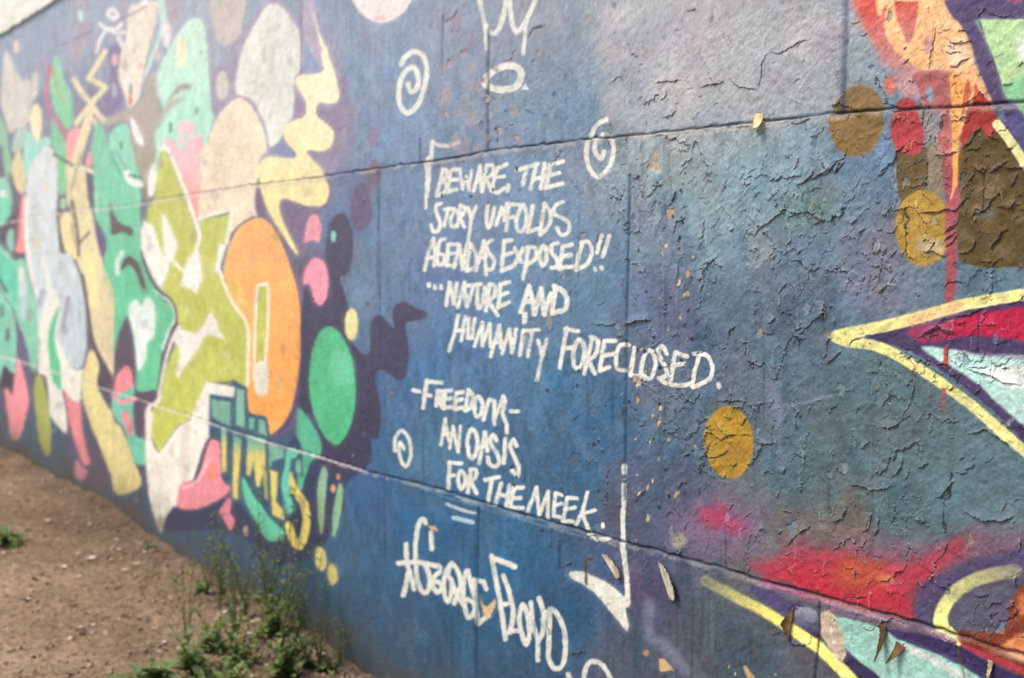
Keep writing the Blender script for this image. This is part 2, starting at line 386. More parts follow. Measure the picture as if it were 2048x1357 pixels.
blob('C', [(935,780),(960,800),(930,880),(930,970),(900,970),(890,930),(900,850)], (202,230,216), 5)
blob('E', [(985,150),(1020,230),(1050,400),(1055,600),(1050,720),(1200,700),(1225,740),(1145,850),(1135,1085),(1060,1040),(1030,900),(900,960),(870,800),(880,650),(890,400),(930,230)], (86,73,92), 3, 'darkbody', name='painted_body')
blob('E', [(1040,0),(1080,20),(1100,50),(1140,-20),(1190,20),(1210,130),(1190,290),(1140,330),(1130,450),(1080,550),(1060,500),(1040,300),(1000,130),(1000,60)], (223,233,229), 3.5, 'whiteheart', name='painted_heart', label='white heart running into a drip')
blob('E', [(970,515),(1010,540),(1035,650),(1030,700),(900,750),(875,720),(900,600)], (236,138,148), 3, 'pinkhead', name='painted_creature', label='small pink and teal creature')
blob('E', [(1030,680),(1040,750),(1030,850),(1050,1050),(1125,1090),(1130,1270),(1080,1280),(1040,1250),(960,1000),(900,930),(870,830),(875,740),(940,730)], (112,196,172), 3, 'pinkhead')
stroke('E', [(880,740),(940,795),(1040,770)], 40, (226,152,166), 4, 'pinkhead')
blob('E', [(940,880),(990,870),(1020,950),(1030,1040),(1000,1040),(960,950)], (236,142,152), 3, 'pinkhead')
# pale tree-like skull and trunk
blob('A', [(1220,-20),(1280,-20),(1290,120),(1250,300),(1200,440),(1110,640),(1120,560),(1180,400),(1240,200)], (188,221,212), 6)
blob('A', [(1290,-20),(1420,-20),(1400,100),(1360,200),(1310,130)], (166,152,166), 8)
blob('A', [(980,150),(1000,60),(1060,30),(1200,10),(1220,100),(1180,300),(1130,480),(1100,650),(1080,760),(1000,850),(960,720),(920,600),(930,450),(980,300)], (226,212,198), 5, 'trunk', name='painted_tree', label='beige and brown painted tree trunk')
stroke('A', [(960,-10),(985,100)], 40, (160,140,155), 8, alpha=.7); ell('A', 1120,10,22,34, (235,235,232), soft=5)
ell('A', 1055,330,30,90, (236,228,216), soft=10); ell('A', 970,510,18,40, (180,165,150), soft=8); ell('A', 1090,510,18,30,(215,175,140),soft=8)
blob('A', [(1190,560),(1220,620),(1240,900),(1220,1000),(1210,1200),(1240,1370),(1100,1370),(1010,1100),(1000,950),(820,980),(830,920),(950,860),(1030,830),(1120,740),(1130,620)], (168,154,144), 6, 'trunk')
blob('C', [(1040,0),(1200,0),(1230,60),(1230,150),(1150,390),(1120,380),(1110,250),(1060,100)], ((160,148,138),(136,126,108),300,390), 5, 'trunk')
ell('A', 995,630,30,35, (222,222,222), soft=6); ell('A', 1010,700,16,50, (140,130,125), soft=6); ell('A', 1010,780,17,42, (216,112,88), soft=4)
blob('A', [(1010,930),(1050,950),(1110,1080),(1100,1130),(1050,1090)], (241,236,232), 3, 'leafwhite', name='painted_leaf')
blob('C', [(1180,120),(1225,110),(1225,200),(1190,350),(1150,350),(1150,220)], (241,238,232), 3, 'leafwhite2', name='painted_leaf')
ell('A', 1290,260,40,115, (226,217,223), soft=6, key='egg_white', name='painted_spot'); ell('A', 1225,420,18,34, (222,160,170), soft=5)
ell('A', 890,465,25,45, (224,162,186), soft=6); ell('A', 885,700,20,60, (172,167,182), soft=6); ell('A', 800,810,14,22,(160,120,150),soft=5)
# purple mist behind the eggs
blob('B', [(620,350),(700,280),(820,150),(900,20),(1030,20),(1170,200),(1180,0),(1280,0),(1310,180),(1400,300),(1480,550),(1500,800),(1450,1000),(1400,1200),(1420,1357),(880,1357),(900,1180),(1050,950),(1120,780),(660,750),(560,850),(490,900),(460,700),(480,550),(600,500)], (146,130,162), 22, alpha=.85)
blob('B', [(1120,760),(1200,800),(1300,830),(1440,830),(1500,560),(1540,700),(1480,1000),(1420,1200),(1250,1190),(1100,1200),(1000,1150),(1080,960)], (132,112,145), 14, alpha=.8)
blob('B', [(1180,330),(1230,350),(1300,480),(1320,560),(1240,570),(1170,560)], (128,143,182), 8)
blob('B', [(1180,-20),(1270,-20),(1300,150),(1340,350),(1330,520),(1290,470),(1200,300)], (166,152,177), 5, 'mauve', name='painted_streak')
blob('B', [(920,1150),(1010,1090),(1080,1170),(1090,1230),(930,1210)], (122,132,172), 8)
# brown egg, olive spot, mint face
blob('B', [(480,-20),(725,-20),(720,150),(690,270),(640,330),(590,355),(530,320),(490,220),(470,120)], (192,177,174), 4, 'egg_brown', name='painted_egg', label='grey-brown egg cut by the top edge')
ell('B', 560,665,48,110, (192,183,174), soft=4, key='oval_olive', name='painted_spot')
blob('B', [(60,560),(150,370),(240,230),(320,150),(370,145),(415,190),(440,350),(460,600),(480,850),(500,920),(470,1000),(440,1150),(420,1300),(400,1380),(60,1380),(50,1150),(45,1000),(100,880),(90,800),(60,700)], ((202,230,214),(168,222,202),40,230), 3.5, 'mint', name='painted_creature', label='mint creature with a pink nose and raised brow')
ell('B', 242,410,42,115, (239,229,197), soft=4, key='mintspot', name='painted_spot')
blob('B', [(70,880),(130,800),(220,760),(270,770),(170,840),(110,920),(60,1000),(30,1000),(30,900)], (168,160,148), 10, alpha=.8)
blob('B', [(130,790),(200,690),(260,650),(320,665),(290,690),(230,710),(170,760)], (150,136,128), 4, 'brow', name='painted_brow')
ell('B', 365,860,14,30, (122,162,146), soft=5); ell('B', 160,990,14,45, (102,132,118), soft=4)
PNK = (249,186,197)
ell('B', 280,995,62,60, PNK, soft=3, key='nose', name='painted_nose')
blob('B', [(200,1075),(240,1070),(290,1100),(370,1040),(410,1080),(380,1210),(340,1210),(270,1140)], PNK, 3, 'lips', name='painted_mouth')
blob('D', [(255,-40),(320,-60),(400,10),(545,-30),(540,100),(520,300),(510,450),(490,490),(440,370),(380,200)], ((249,184,194),(250,150,145),330,430), 3, 'pinkbody', name='painted_body')
stroke('D', [(440,0),(480,60),(540,55)], 12, (176,206,198), 3); stroke('D', [(540,0),(520,250),(512,440)], 10, (214,170,176), 3, alpha=.8)
# eggs
ell('B', 690,745,10,10, (160,130,160), soft=5)
blob('B', [(900,50),(960,35),(1030,60),(1090,140),(1150,230),(1170,320),(1165,540),(1120,620),(1110,880),(1060,970),(1000,1090),(930,1140),(900,1100),(880,960),(840,860),(780,770),(690,740),(660,700),(670,550),(720,350),(800,200)], (224,222,214), 4, 'egg_grey', name='painted_egg', label='tall pale grey egg with dark rubbed marks')
for p in ([(890,350),(880,480)],[(960,370),(940,560)],[(840,500),(820,640)],[(920,250),(1010,190)],[(860,660),(890,670)],[(870,740),(830,830)],[(935,870),(930,900)],[(760,650),(800,640)]):
    stroke('B', p, 20, (176,176,164), 9, alpha=.65)
stroke('B', [(660,700),(670,550),(720,350),(800,200),(890,50),(970,22),(1050,60),(1110,150),(1170,250),(1180,420),(1172,560)], 13, (166,142,170), 5, alpha=.8)
blob('B', [(650,770),(720,770),(790,830),(840,920),(890,1050),(905,1150),(900,1180),(850,1220),(835,1300),(840,1380),(410,1380),(440,1150),(490,980),(560,860)], (238,218,192), 3, 'egg_beige', name='painted_egg', label='beige egg beside the green letter')
blob('D', [(545,-40),(950,-40),(910,60),(890,150),(895,280),(910,430),(830,470),(760,530),(690,580),(735,400),(600,430),(500,450),(520,200)], (236,214,188), 3, 'egg_beige')
stroke('B', [(560,850),(650,762),(730,757),(810,830),(880,960),(910,1080),(910,1180)], 14, (162,134,162), 5, alpha=.85)
for i in range(26):
    q = random.Random(i); x, y = q.uniform(450,850), q.uniform(880,1340); ell('B', x, y, q.uniform(6,22), q.uniform(5,12), (214,186,150), soft=6, alpha=.5)
# purple ground right of the eggs
blob('D', [(900,260),(950,420),(1000,520),(1100,700),(1200,900),(1240,1300),(1180,1600),(1230,1800),(1000,1950),(1130,1700),(1200,1400),(1170,950),(1050,600),(920,460),(880,400)], (100,84,116), 9)
blob('D', [(940,330),(1060,330),(1200,380),(1330,390),(1390,300),(1420,320),(1300,450),(1240,620),(1200,720),(1100,520),(1000,450)], (112,94,124), 10)
# yellow smoke scroll
YS = ((254,236,196),(250,227,158),150,420)
stroke('B', [(1265,110),(1310,270),(1345,350)], 16, (236,208,190), 4, 'smoke', name='painted_scroll', label='yellow smoke scroll of rounded lobes')
blob('B', [(1310,270),(1340,330),(1370,370),(1400,480),(1440,600),(1465,720),(1450,790),(1400,805),(1310,800),(1285,850),(1300,910),(1370,960),(1420,1040),(1400,1130),(1340,1175),(1230,1165),(1215,1200),(1330,1370),(840,1370),(860,1250),(930,1220),(1100,1235),(1130,1190),(1060,1110),(1035,1040),(1060,960),(1180,910),(1210,850),(1200,770),(1140,680),(1130,620),(1180,580),(1320,565),(1340,490)], YS, 3, 'smoke')
blob('D', [(920,80),(1000,50),(1140,60),(1170,20),(1240,40),(1290,100),(1350,180),(1380,260),(1365,350),(1310,385),(1200,370),(1090,330),(1050,360),(1050,420),(1080,500),(1170,690),(1155,700),(1090,610),(980,430),(940,330),(910,200)], YS, 3, 'smoke')
# orange oval
blob('D', [(870,465),(950,475),(1020,550),(1080,680),(1130,820),(1170,960),(1190,1150),(1197,1375),(1163,1625),(1100,1813),(988,1931),(956,1813),(850,1788),(820,1613),(820,1200),(720,1020),(670,850),(680,760),(720,620),(780,520)], ((255,176,104),(254,164,84),440,800), 2.6, 'orange', name='painted_oval', label='large orange oval with a keyhole slot')
# big olive letter
OLV = (190,194,92)
stroke('D', [(690,640),(760,530),(870,455)], 14, (90,80,100), 4, alpha=.8)
blob('D', [(245,0),(285,20),(330,110),(390,270),(440,400),(480,560),(505,600),(500,480),(600,460),(715,440),(690,560),(675,640),(620,750),(605,830),(640,840),(660,900),(720,1020),(800,1150),(830,1200),(825,1613),(740,1560),(550,1588),(463,1775),(438,1838),(363,1863),(231,2063),(175,1938),(169,1788),(237,1688),(269,1500),(338,1325),(400,1250),(360,1200),(340,1050),(250,950),(310,760),(330,650),(250,450),(150,480),(150,400),(200,330),(220,150)], OLV, 3, 'letter', name='painted_letter', label='big olive-green letter with white edges', sm=False)
for i in range(60):
    q = random.Random(100+i); x, y = q.uniform(250,800), q.uniform(500,1700)
    if 260 < x < 800: 
        if 860 < y < 1200 or y > 1300 or x > 520 and x < 680: ell('D', x, y, q.uniform(15,50), q.uniform(15,45), q.choice([(206,206,128),(176,178,70),(200,198,110)]), soft=12, alpha=.4)
blob('D', [(140,470),(255,430),(275,760),(262,745),(225,640),(185,530)], OLV, 3, 'letter', sm=False)
LW = (239,233,225)
blob('D', [(130,480),(190,520),(230,640),(265,740),(250,440),(270,440),(310,530),(360,650),(330,740),(310,760),(250,950),(210,900),(160,800),(110,680),(105,560)], LW, 2.6, 'letter_white', name='letter_highlight', sm=False)
blob('D', [(490,680),(510,720),(525,870),(490,980),(440,940),(385,930),(375,915),(400,830),(420,760),(470,680)], LW, 2.6, 'letter_white', sm=False)
stroke('D', [(320,750),(400,830)], 22, LW, 2.5, 'letter_white')
stroke('D', [(245,-5),(290,-5),(380,210),(480,490),(505,590),(480,690)], 27, LW, 2.5, 'letter_white')
stroke('D', [(505,470),(600,435),(728,402),(710,520),(690,630)], 28, (240,232,216), 2.5, 'letter_white', sm=False)
blob('D', [(640,640),(690,640),(650,770),(645,835),(603,830),(630,720)], LW, 2.5, 'letter_white', sm=False)
stroke('D', [(645,830),(680,930),(730,1040),(830,1190),(835,1400),(830,1600)], 24, (245,228,205), 2.5, 'letter_white')
blob('F', [(500,-10),(512,40),(548,78),(440,52),(390,140),(320,230),(285,290),(275,260),(300,170),(290,120),(270,100),(250,70),(290,20),(380,50),(430,0),(465,-75)], (233,227,221), 2.6, 'letter_white', sm=False)
stroke('F', [(290,10),(250,90),(215,200),(190,330),(180,410),(130,450),(120,500)], 22, (226,217,216), 3, 'letter_white')
stroke('D', [(215,960),(320,1050),(335,1150),(300,1220),(255,1357)], 16, (216,226,221), 3, 'letter_white')
stroke('D', [(110,690),(150,830),(230,960),(310,1015),(345,1100),(345,1190),(310,1240)], 16, (82,76,88), 3)
stroke('F', [(285,-5),(240,80),(205,200),(178,340)], 10, (82,76,88), 4)
blob('F', [(130,430),(150,500),(140,580),(150,650),(185,700),(290,550),(350,525),(370,470),(440,310),(600,340),(600,395),(460,380),(460,600),(430,650),(370,840),(300,880),(280,980),(240,1060),(190,1130),(160,1050),(130,930),(110,750),(110,480)], (241,234,224), 2.6, 'letter_white', sm=False)
blob('F', [(300,560),(355,545),(350,650),(345,830),(305,840)], (222,212,204), 12); stroke('F', [(170,740),(190,850),(170,1000)], 30, (224,214,208), 12, alpha=.7)
ell('F', 195,1070,20,40, (150,140,130), soft=12, alpha=.7)
blob('D', [(895,950),(930,930),(965,960),(950,1200),(935,1430),(905,1430),(880,1300)], (186,190,88), 2.6, 'slot', name='painted_slot')
stroke('D', [(873,1560),(878,1357),(893,960),(930,918),(974,950),(957,1357),(945,1500)], 20, (248,228,200), 2.5, 'slot')
blob('F', [(708,210),(767,210),(772,350),(740,388),(703,350)], (232,224,210), 3, 'slot')
# dark shapes and birds
blob('F', [(260,990),(400,1005),(550,940),(620,900),(900,640),(960,440),(960,300),(1010,600),(1150,660),(1250,560),(1290,400),(1330,600),(1320,760),(1200,860),(1190,1000),(1100,1160),(1000,1250),(850,1300),(600,1130),(330,1120),(210,1110)], (52,58,88), 7)
blob('F', [(960,0),(1000,40),(1010,300),(1040,560),(1130,660),(1060,640),(960,440),(880,560),(800,600),(900,480),(955,150)], (80,68,98), 7)
DRK = (62,58,82)
blob('G', [(150,540),(180,600),(260,560),(270,480),(250,380),(270,240),(310,195),(350,200),(385,300),(380,430),(350,490),(320,510),(350,600),(365,680),(360,780),(400,850),(440,890),(470,860),(470,740),(510,690),(550,720),(590,760),(580,680),(600,640),(640,625),(680,650),(730,670),(752,690),(730,712),(680,720),(650,730),(645,760),(660,860),(650,980),(610,1015),(560,980),(520,960),(495,1010),(520,1150),(510,1290),(470,1300),(445,1290),(445,1450),(230,1450),(200,1200),(125,1160),(125,1000),(130,700)], DRK, 3, 'bird', name='painted_silhouette', label='dark silhouette of a duck and blobs')
blob('G', [(400,60),(450,40),(475,130),(470,230),(430,275),(390,260),(370,160)], (86,77,104), 4, 'blob_a', name='painted_silhouette')
blob('I', [(200,1100),(240,1090),(280,1160),(270,1250),(220,1290),(170,1260),(190,1160)], (104,90,112), 5, 'blob_b', name='painted_silhouette')
ell('I', 215,930,28,72, (122,108,134), soft=5, key='blob_c', name='painted_silhouette')
for i in range(40):
    q = random.Random(500+i); x, y = q.uniform(150,500), q.uniform(560,1300); ell('G', x, y, q.uniform(4,12), q.uniform(5,12), q.choice([(90,84,104),(44,44,66)]), soft=4, alpha=.5)
blob('G', [(190,195),(215,210),(228,270),(215,330),(180,320),(145,335),(150,270),(165,220)], (240,148,168), 2.6, 'pinkdrop1', name='painted_drop', label='upper pink notched drop')
blob('G', [(200,410),(240,430),(262,510),(255,600),(225,645),(195,620),(170,540),(140,540),(140,490),(170,430)], (240,144,168), 2.6, 'pinkdrop2', name='painted_drop', label='lower pink hooked drop')
ell('G', 287,305,13,28, (122,200,182), soft=3)
ell('G', 377,738,33,78, (233,221,154), soft=2.5, key='yoval', name='painted_spot', label='pale yellow oval above the green oval')
blob('G', [(265,750),(320,780),(370,880),(395,1000),(395,1130),(370,1240),(320,1325),(280,1325),(220,1250),(180,1130),(168,1000),(185,870),(220,780)], (82,184,132), 2.6, 'greenoval', name='painted_oval', label='large green oval')
ell('G', 325,960,50,90, (114,202,162), soft=34, alpha=.7)
blob('F', [(945,450),(1000,520),(1060,620),(1060,700),(1000,760),(960,890),(930,880),(960,680),(930,600),(935,520)], (86,174,142), 3, 'gleaf', name='painted_leaf', label='green leaf under the orange oval')
# small teal and yellow lettering
TD = (52,82,108)
blob('F', [(460,375),(590,400),(600,315),(660,340),(670,480),(760,500),(780,600),(785,640),(880,660),(900,640),(965,680),(965,820),(920,800),(930,1000),(870,1060),(860,1170),(770,1175),(700,1080),(620,950),(540,850),(520,620),(455,600)], TD, 3, 'times_back', name='lettering_shadow', sm=False)
TG, TY = (118,172,152), (224,204,118)
for p,c in (([(470,405),(572,418),(572,555),(470,500)],TG),([(607,345),(648,355),(648,560),(600,540)],(128,182,158)),([(672,505),(700,508),(696,570),(672,565)],TG),
            ([(722,512),(755,520),(768,602),(722,590)],TG),([(525,560),(550,570),(550,800),(525,800)],(TG,TY,870,890)),([(590,600),(632,620),(612,950),(585,940)],(TG,TY,880,910)),
            ([(665,595),(760,620),(760,760),(730,880),(715,880),(700,740),(680,820),(660,810)],(TG,TY,885,915)),([(780,645),(860,670),(860,720),(800,740),(785,780)],TG),
            ([(745,760),(770,800),(775,950),(760,940)],(170,165,90)),([(790,790),(830,800),(820,960),(862,1010),(862,1060),(800,1030)],TY)):
    blob('F', p, c, 3, 'times', name='painted_word', label='small teal and yellow drippy lettering', sm=False)
stroke('F', [(890,820),(920,900),(970,970),(985,1080),(950,1200),(910,1160),(890,1090)], 44, (231,207,112), 3, 'times')
blob('F', [(640,830),(700,930),(740,980),(790,1050),(865,1130),(830,1170),(770,1165),(720,1080),(650,950)], (102,200,166), 3, 'times')
blob('F', [(880,680),(940,680),(930,720),(900,740),(890,900),(920,1000),(880,1020),(850,870),(870,760)], (104,196,172), 3, 'times')
blob('F', [(930,740),(955,740),(955,800),(930,800)], TG, 3, 'times')
blob('F', [(1075,770),(1100,800),(1090,900),(1075,1100),(1060,1130),(1045,980),(1050,850)], ((132,180,158),(150,172,120),930,1060), 3, 'drip1', name='painted_drip')
blob('F', [(1165,860),(1185,900),(1165,1050),(1130,1160),(1125,1050),(1145,930)], (138,184,142), 3, 'drip2', name='painted_drip')
ell('F', 1160,825,10,18, (205,140,90), soft=4); ell('F', 1130,890,14,22, (210,150,115), soft=4)
ell('H', 1750,650,31,66, (229,208,130), tilt=-8, soft=2.6, key='yd1', name='painted_spot', label='upper yellow oval near the weeds'); ell('H', 1815,735,27,59, (229,208,130), tilt=-6, soft=2.6, key='yd2', name='painted_spot', label='lower yellow oval near the weeds')
blob('F', [(470,625),(510,640),(520,750),(525,840),(570,880),(540,930),(390,1000),(280,985),(300,890),(320,850),(390,840),(430,720),(450,660)], (240,144,158), 3, 'pinkpatch', name='painted_shadow', label='pink drop shadow of the olive letter')
blob('F', [(450,795),(485,730),(500,835),(450,830)], (246,138,120), 6, 'pinkpatch'); stroke('F', [(310,890),(390,850),(455,730)], 13, (251,194,198), 4)
blob('F', [(560,940),(580,960),(570,1020),(595,1060),(570,1115),(540,1060),(510,1020),(530,980)], (230,134,154), 3, 'pinkpatch')
ell('F', 655,1120,14,30, (170,150,140), soft=5)
# pink disc at the top
blob('I', [(70,-30),(120,60),(190,130),(270,155),(350,140),(430,80),(495,-10),(490,-90),(80,-90)], (250,228,226), 3, 'disc', name='painted_disc', label='pale pink disc cut by the top edge')
for i in range(10):
    q = random.Random(900+i); stroke('I', [(q.uniform(220,320),q.uniform(100,130)),(q.uniform(220,330),q.uniform(125,150))], 6, (225,170,165), 3, alpha=.6)

for p in ([(150,79),(186,62)],[(232,42),(262,30),(292,13)],[(118,92),(135,85)]):
    stroke('Z', p, 3.5, (104,92,104), 4, alpha=.7)
# rubbed and dirty places over the left figures
for i in range(150):
    q = random.Random(3000+i); x, y = q.uniform(0,640), q.uniform(20,1000)
    if y > 900 + x * .55: continue
    r_ = q.uniform(2,9); ell('Z', x, y, r_, r_*q.uniform(.8,2.2), q.choice([(150,140,140),(120,110,115),(225,215,205),(170,160,140)]), soft=6, alpha=q.uniform(.12,.35))
# ------------------------------------------------------------------ right group: flame, discs, star points
blob('R', [(290,-30),(300,150),(370,250),(430,450),(540,540),(620,560),(740,600),(850,600),(980,600),(1000,750),(1010,840),(1010,-30)], ((222,98,88),(206,140,138),10,130), 22, alpha=.95)
blob('R', [(300,-20),(420,-20),(420,150),(400,190),(320,130)], (222,92,80), 16, alpha=.8)
blob('R', [(580,570),(750,570),(770,740),(690,770),(600,700)], (204,150,150), 16, alpha=.9)
PEA = (255,193,138)
blob('R', [(440,-30),(545,-30),(480,80),(450,110)], (253,206,150), 10)
blob('R', [(535,-30),(590,-30),(580,120),(640,260),(660,330),(700,320),(740,160),(750,-30),(995,-30),(1010,120),(1080,190),(1160,330),(1200,500),(1260,620),(1320,760),(1340,850),(1250,830),(1200,770),(1170,680),(1120,850),(1090,1000),(1060,1380),(1040,1380),(1030,1000),(1000,750),(990,560),(930,545),(780,545),(640,450),(560,380),(500,260),(500,120)], PEA, 5, 'flame', name='painted_flame', label='peach flame shape dripping down')
blob('R', [(590,-20),(740,-20),(745,120),(710,250),(680,320),(650,260),(640,160),(590,100)], ((214,92,78),(204,130,120),0,80), 8)
ell('R', 828,350,36,65, (214,150,142), soft=8)
ell('R', 1050,420,80,100, (255,226,208), soft=34, alpha=.8); ell('R', 850,460,130,50, (255,190,125), soft=30, alpha=.7)
blob('R', [(720,570),(990,570),(1010,850),(1025,1050),(1040,1370),(950,1370),(930,1200),(900,1100),(940,950),(920,870),(780,850),(760,700)], (178,100,100), 8)
ell('R', 840,735,32,62, (142,157,168), soft=6)
blob('R', [(740,860),(900,860),(930,960),(880,1110),(820,1150),(800,1000)], (150,140,135), 14, alpha=.9)
ell('R', 535,660,42,72, (212,116,106), soft=5, key='pblob', name='painted_spot', label='small coral blob beside the bronze disc')
BRZ = (92, 74, 40)
blob('S', [(598,-110),(598,110),(640,300),(800,220),(835,60),(835,-120),(700,-130)], (104,84,54), 3, 'bronze_big', name='painted_disc', label='wide dark bronze shape behind the red drip')
blob('S', [(830,-150),(935,-150),(965,100),(970,230),(850,200),(830,60)], (140,124,104), 10, 'bronze_big')
blob('S', [(1060,-60),(1100,-140),(1200,-320),(1300,-290),(1400,-250),(1582,30),(1640,100),(1640,740),(1480,790),(1300,800),(1180,780),(1080,730),(1060,500),(1080,350),(1090,250),(1070,100)], BRZ, 3, 'bronze_big')
for i in range(30):
    q = random.Random(40+i); ell('S', q.uniform(1090,1560), q.uniform(0,740), q.uniform(30,90), q.uniform(20,60), q.choice([(128,102,70),(98,76,50),(120,106,86)]), soft=16, alpha=.45)
ell('S', 1300,380,70,30, (108,112,116), soft=18, alpha=.7)
blob('R', [(600,790),(680,760),(740,800),(770,900),(800,1000),(800,1120),(740,1200),(650,1190),(590,1150),(550,1050),(550,950),(580,880)], (184,66,70), 5, 'redblob', name='painted_spot', label='deep red blob left of the flame')
ell('S', 800,490,215,295, (180,142,62), soft=3, key='gold_r', name='painted_disc', label='gold disc overlapping the dark bronze shape')
ell('S', 850,630,110,60, (190,168,136), soft=26, alpha=.8)
ell('R', 285,938,210,278, ((134,108,70),(142,112,66),190,290), tilt=8, soft=3, key='bronze_sm', name='painted_disc', label='bronze disc crossed by the upper joint')
ell('V', 820,545,184,275, (178,136,46), tilt=-4, soft=3, key='gold_mid', name='painted_disc', label='gold disc alone in the blue, lowest of the discs')
ell('V', 860,640,100,90, (166,122,50), soft=20, alpha=.7)
# red of the flame
blob('R', [(1170,690),(1230,710),(1300,780),(1380,900),(1350,1050),(1300,1080),(1250,990),(1180,1050),(1110,1150),(1080,1100),(1090,1000),(1110,860)], (166,56,52), 8, 'flame_red', name='painted_splash', label='dark red splash at the foot of the flame')
blob('R', [(1130,620),(1160,700),(1100,850),(1075,820)], (194,92,70), 6); blob('R', [(1190,640),(1225,700),(1230,780),(1180,760)], (205,80,50), 6)
stroke('R', [(1180,690),(1140,850),(1080,1050)], 24, (248,180,110), 5)
blob('S', [(945,-20),(1060,-20),(1075,200),(1100,300),(1070,400),(1060,600),(1060,800),(1050,950),(1020,1085),(962,1090),(980,900),(980,700),(970,450),(975,250)], (162,80,86), 7, 'drip', name='painted_drip', label='long red drip running down from the flame')
stroke('S', [(1047,-40),(1042,150),(1012,275)], 34, (246,160,112), 3.5, 'drip', w2=16)
blob('R', [(1000,560),(1100,640),(1090,850),(1066,1390),(1036,1390),(1020,900)], (255,172,94), 4, 'flame')
# purple field at the right edge, green panel
blob('R', [(1000,-30),(1660,-30),(1660,150),(1230,150),(1220,220),(1330,430),(1400,650),(1430,760),(1540,900),(1660,1000),(1660,1240),(1400,935),(1340,830),(1260,640),(1200,470),(1160,330),(1080,180),(1010,110)], (93,76,113), 5, 'purple_r', name='painted_field', label='purple band between flame and green panel')
ell('R', 1560,-5,120,24, (176,84,132), soft=8)
blob('R', [(1230,150),(1660,150),(1660,960),(1540,900),(1430,745),(1400,650),(1330,430)], (190,219,162), 4, 'greenpanel', name='painted_panel', label='pale green panel at the right edge', sm=False)
blob('R', [(1405,660),(1660,600),(1660,900),(1550,900),(1440,760)], (126,190,144), 12, alpha=.85)
ell('R', 1585,370,60,90, (244,244,238), soft=30)
blob('R', [(1370,840),(1500,800),(1600,950),(1640,1200),(1420,940)], (84,78,122), 8)
stroke('R', [(1375,965),(1480,1100),(1640,1340)], 72, (236,229,162), 3, 'yline_r', name='painted_line', label='pale yellow line under the green panel')
# star point
blob('U', [(330,385),(560,330),(900,240),(1500,120),(1500,1180),(1300,990),(1050,790),(820,610),(600,480)], (76,60,96), 4, 'star', name='painted_star', label='purple star point outlined in yellow')
blob('U', [(600,345),(800,300),(1000,245),(1500,190),(1500,420),(1100,370),(900,400),(700,420)], (188,36,72), 12, 'star_red', name='painted_stripe', label='crimson stripe inside the star point')
ell('U', 760,345,150,60, (134,66,98), soft=18, alpha=.8)
blob('U', [(690,455),(880,470),(1100,510),(1500,565),(1500,1080),(1384,985),(1200,835),(1060,705),(920,605),(780,530)], (184,219,209), 8, 'star_mint', name='painted_stripe', label='mint stripe inside the star point')
blob('U', [(1090,600),(1500,580),(1500,740),(1300,730),(1150,660)], (236,236,229), 12)
blob('U', [(1000,480),(1500,540),(1500,570),(1100,515)], (120,100,130), 10, alpha=.6)
YL = (240,227,148)
stroke('U', [(110,380),(280,345),(500,300),(760,230),(1000,165),(1500,80)], 80, YL, 4, 'star_line', name='painted_outline', label='yellow outline of the star point')
stroke('U', [(620,270),(800,220),(930,185)], 74, (246,192,142), 20, alpha=.75)
stroke('U', [(110,395),(200,425),(340,440),(480,490),(650,590),(820,700),(1000,830),(1180,980),(1500,1260)], 72, YL, 4, 'star_line')
ell('U', 60,375,34,30, (140,140,110), soft=12, alpha=.6)
stroke('U', [(855,470),(852,580)], 36, (176,58,58), 5, alpha=.9); stroke('U', [(838,750),(832,930)], 34, (160,92,88), 7, fade=(1,.2))
# chalky marks
stroke('V', [(1250,265),(1400,245),(1590,195)], 26, (140,152,170), 8, alpha=.6)
stroke('V', [(1160,120),(1170,250),(1200,320)], 70, (130,136,156), 22, alpha=.7); stroke('V', [(1200,330),(1190,500),(1210,720)], 50, (120,126,150), 20, alpha=.5)
# lower right: crimson clouds, purple, yellow curves, mint ribbon
ell('V', 720,1180,340,220, (126,100,128), soft=90, alpha=.85)
ell('V', 700,1110,120,80, (186,58,92), soft=50, alpha=.85); ell('V', 880,1180,80,60, (176,62,102), soft=30, alpha=.8)
ell('V', 450,1290,50,50, (170,164,134), soft=18, alpha=.8)
blob('X', [(-60,430),(400,390),(900,430),(1150,345),(1450,400),(1640,430),(1640,560),(1100,620),(900,700),(500,560),(0,540)], (136,90,108), 60, alpha=.75)
blob('X', [(-350,575),(-150,555),(0,485),(200,460),(450,510),(700,565),(900,505),(1090,430),(1050,560),(900,700),(800,780),(780,970),(620,940),(300,860),(0,760),(-200,690)], (184,58,74), 50, alpha=.92)
blob('X', [(-120,620),(0,610),(300,700),(700,780),(770,960),(620,925),(300,850),(0,750)], (196,46,62), 40, alpha=.7)
ell('X', 400,640,180,110, (188,88,56), soft=40, alpha=.85); ell('X', 580,680,60,30, (205,130,85), soft=14, alpha=.7)
blob('X', [(800,760),(950,650),(1100,570),(1350,505),(1640,420),(1640,620),(1200,660),(1000,760),(900,900),(900,1010),(780,970)], (82,72,108), 20, alpha=.9)
blob('X', [(1050,900),(1150,780),(1300,720),(1450,640),(1640,600),(1500,850),(1420,980),(1300,1040),(1100,1030)], (92,88,106), 12)
stroke('X', [(1470,625),(1350,640),(1200,680),(1080,750),(990,850),(955,950),(985,1030),(1080,1110)], 96, (233,227,142), 6, 'hook', name='painted_curve', label='yellow hook-shaped curve above the lower joint', alpha=1, fade=(.35,1.5))
blob('X', [(1531,700),(1480,760),(1430,880),(1420,1000),(1300,1040),(1075,1035),(1120,1130),(1300,1230),(1440,1300),(1640,1360),(1640,690)], (136,62,42), 10, 'rust', name='painted_field', label='rust-brown shape at the right edge')
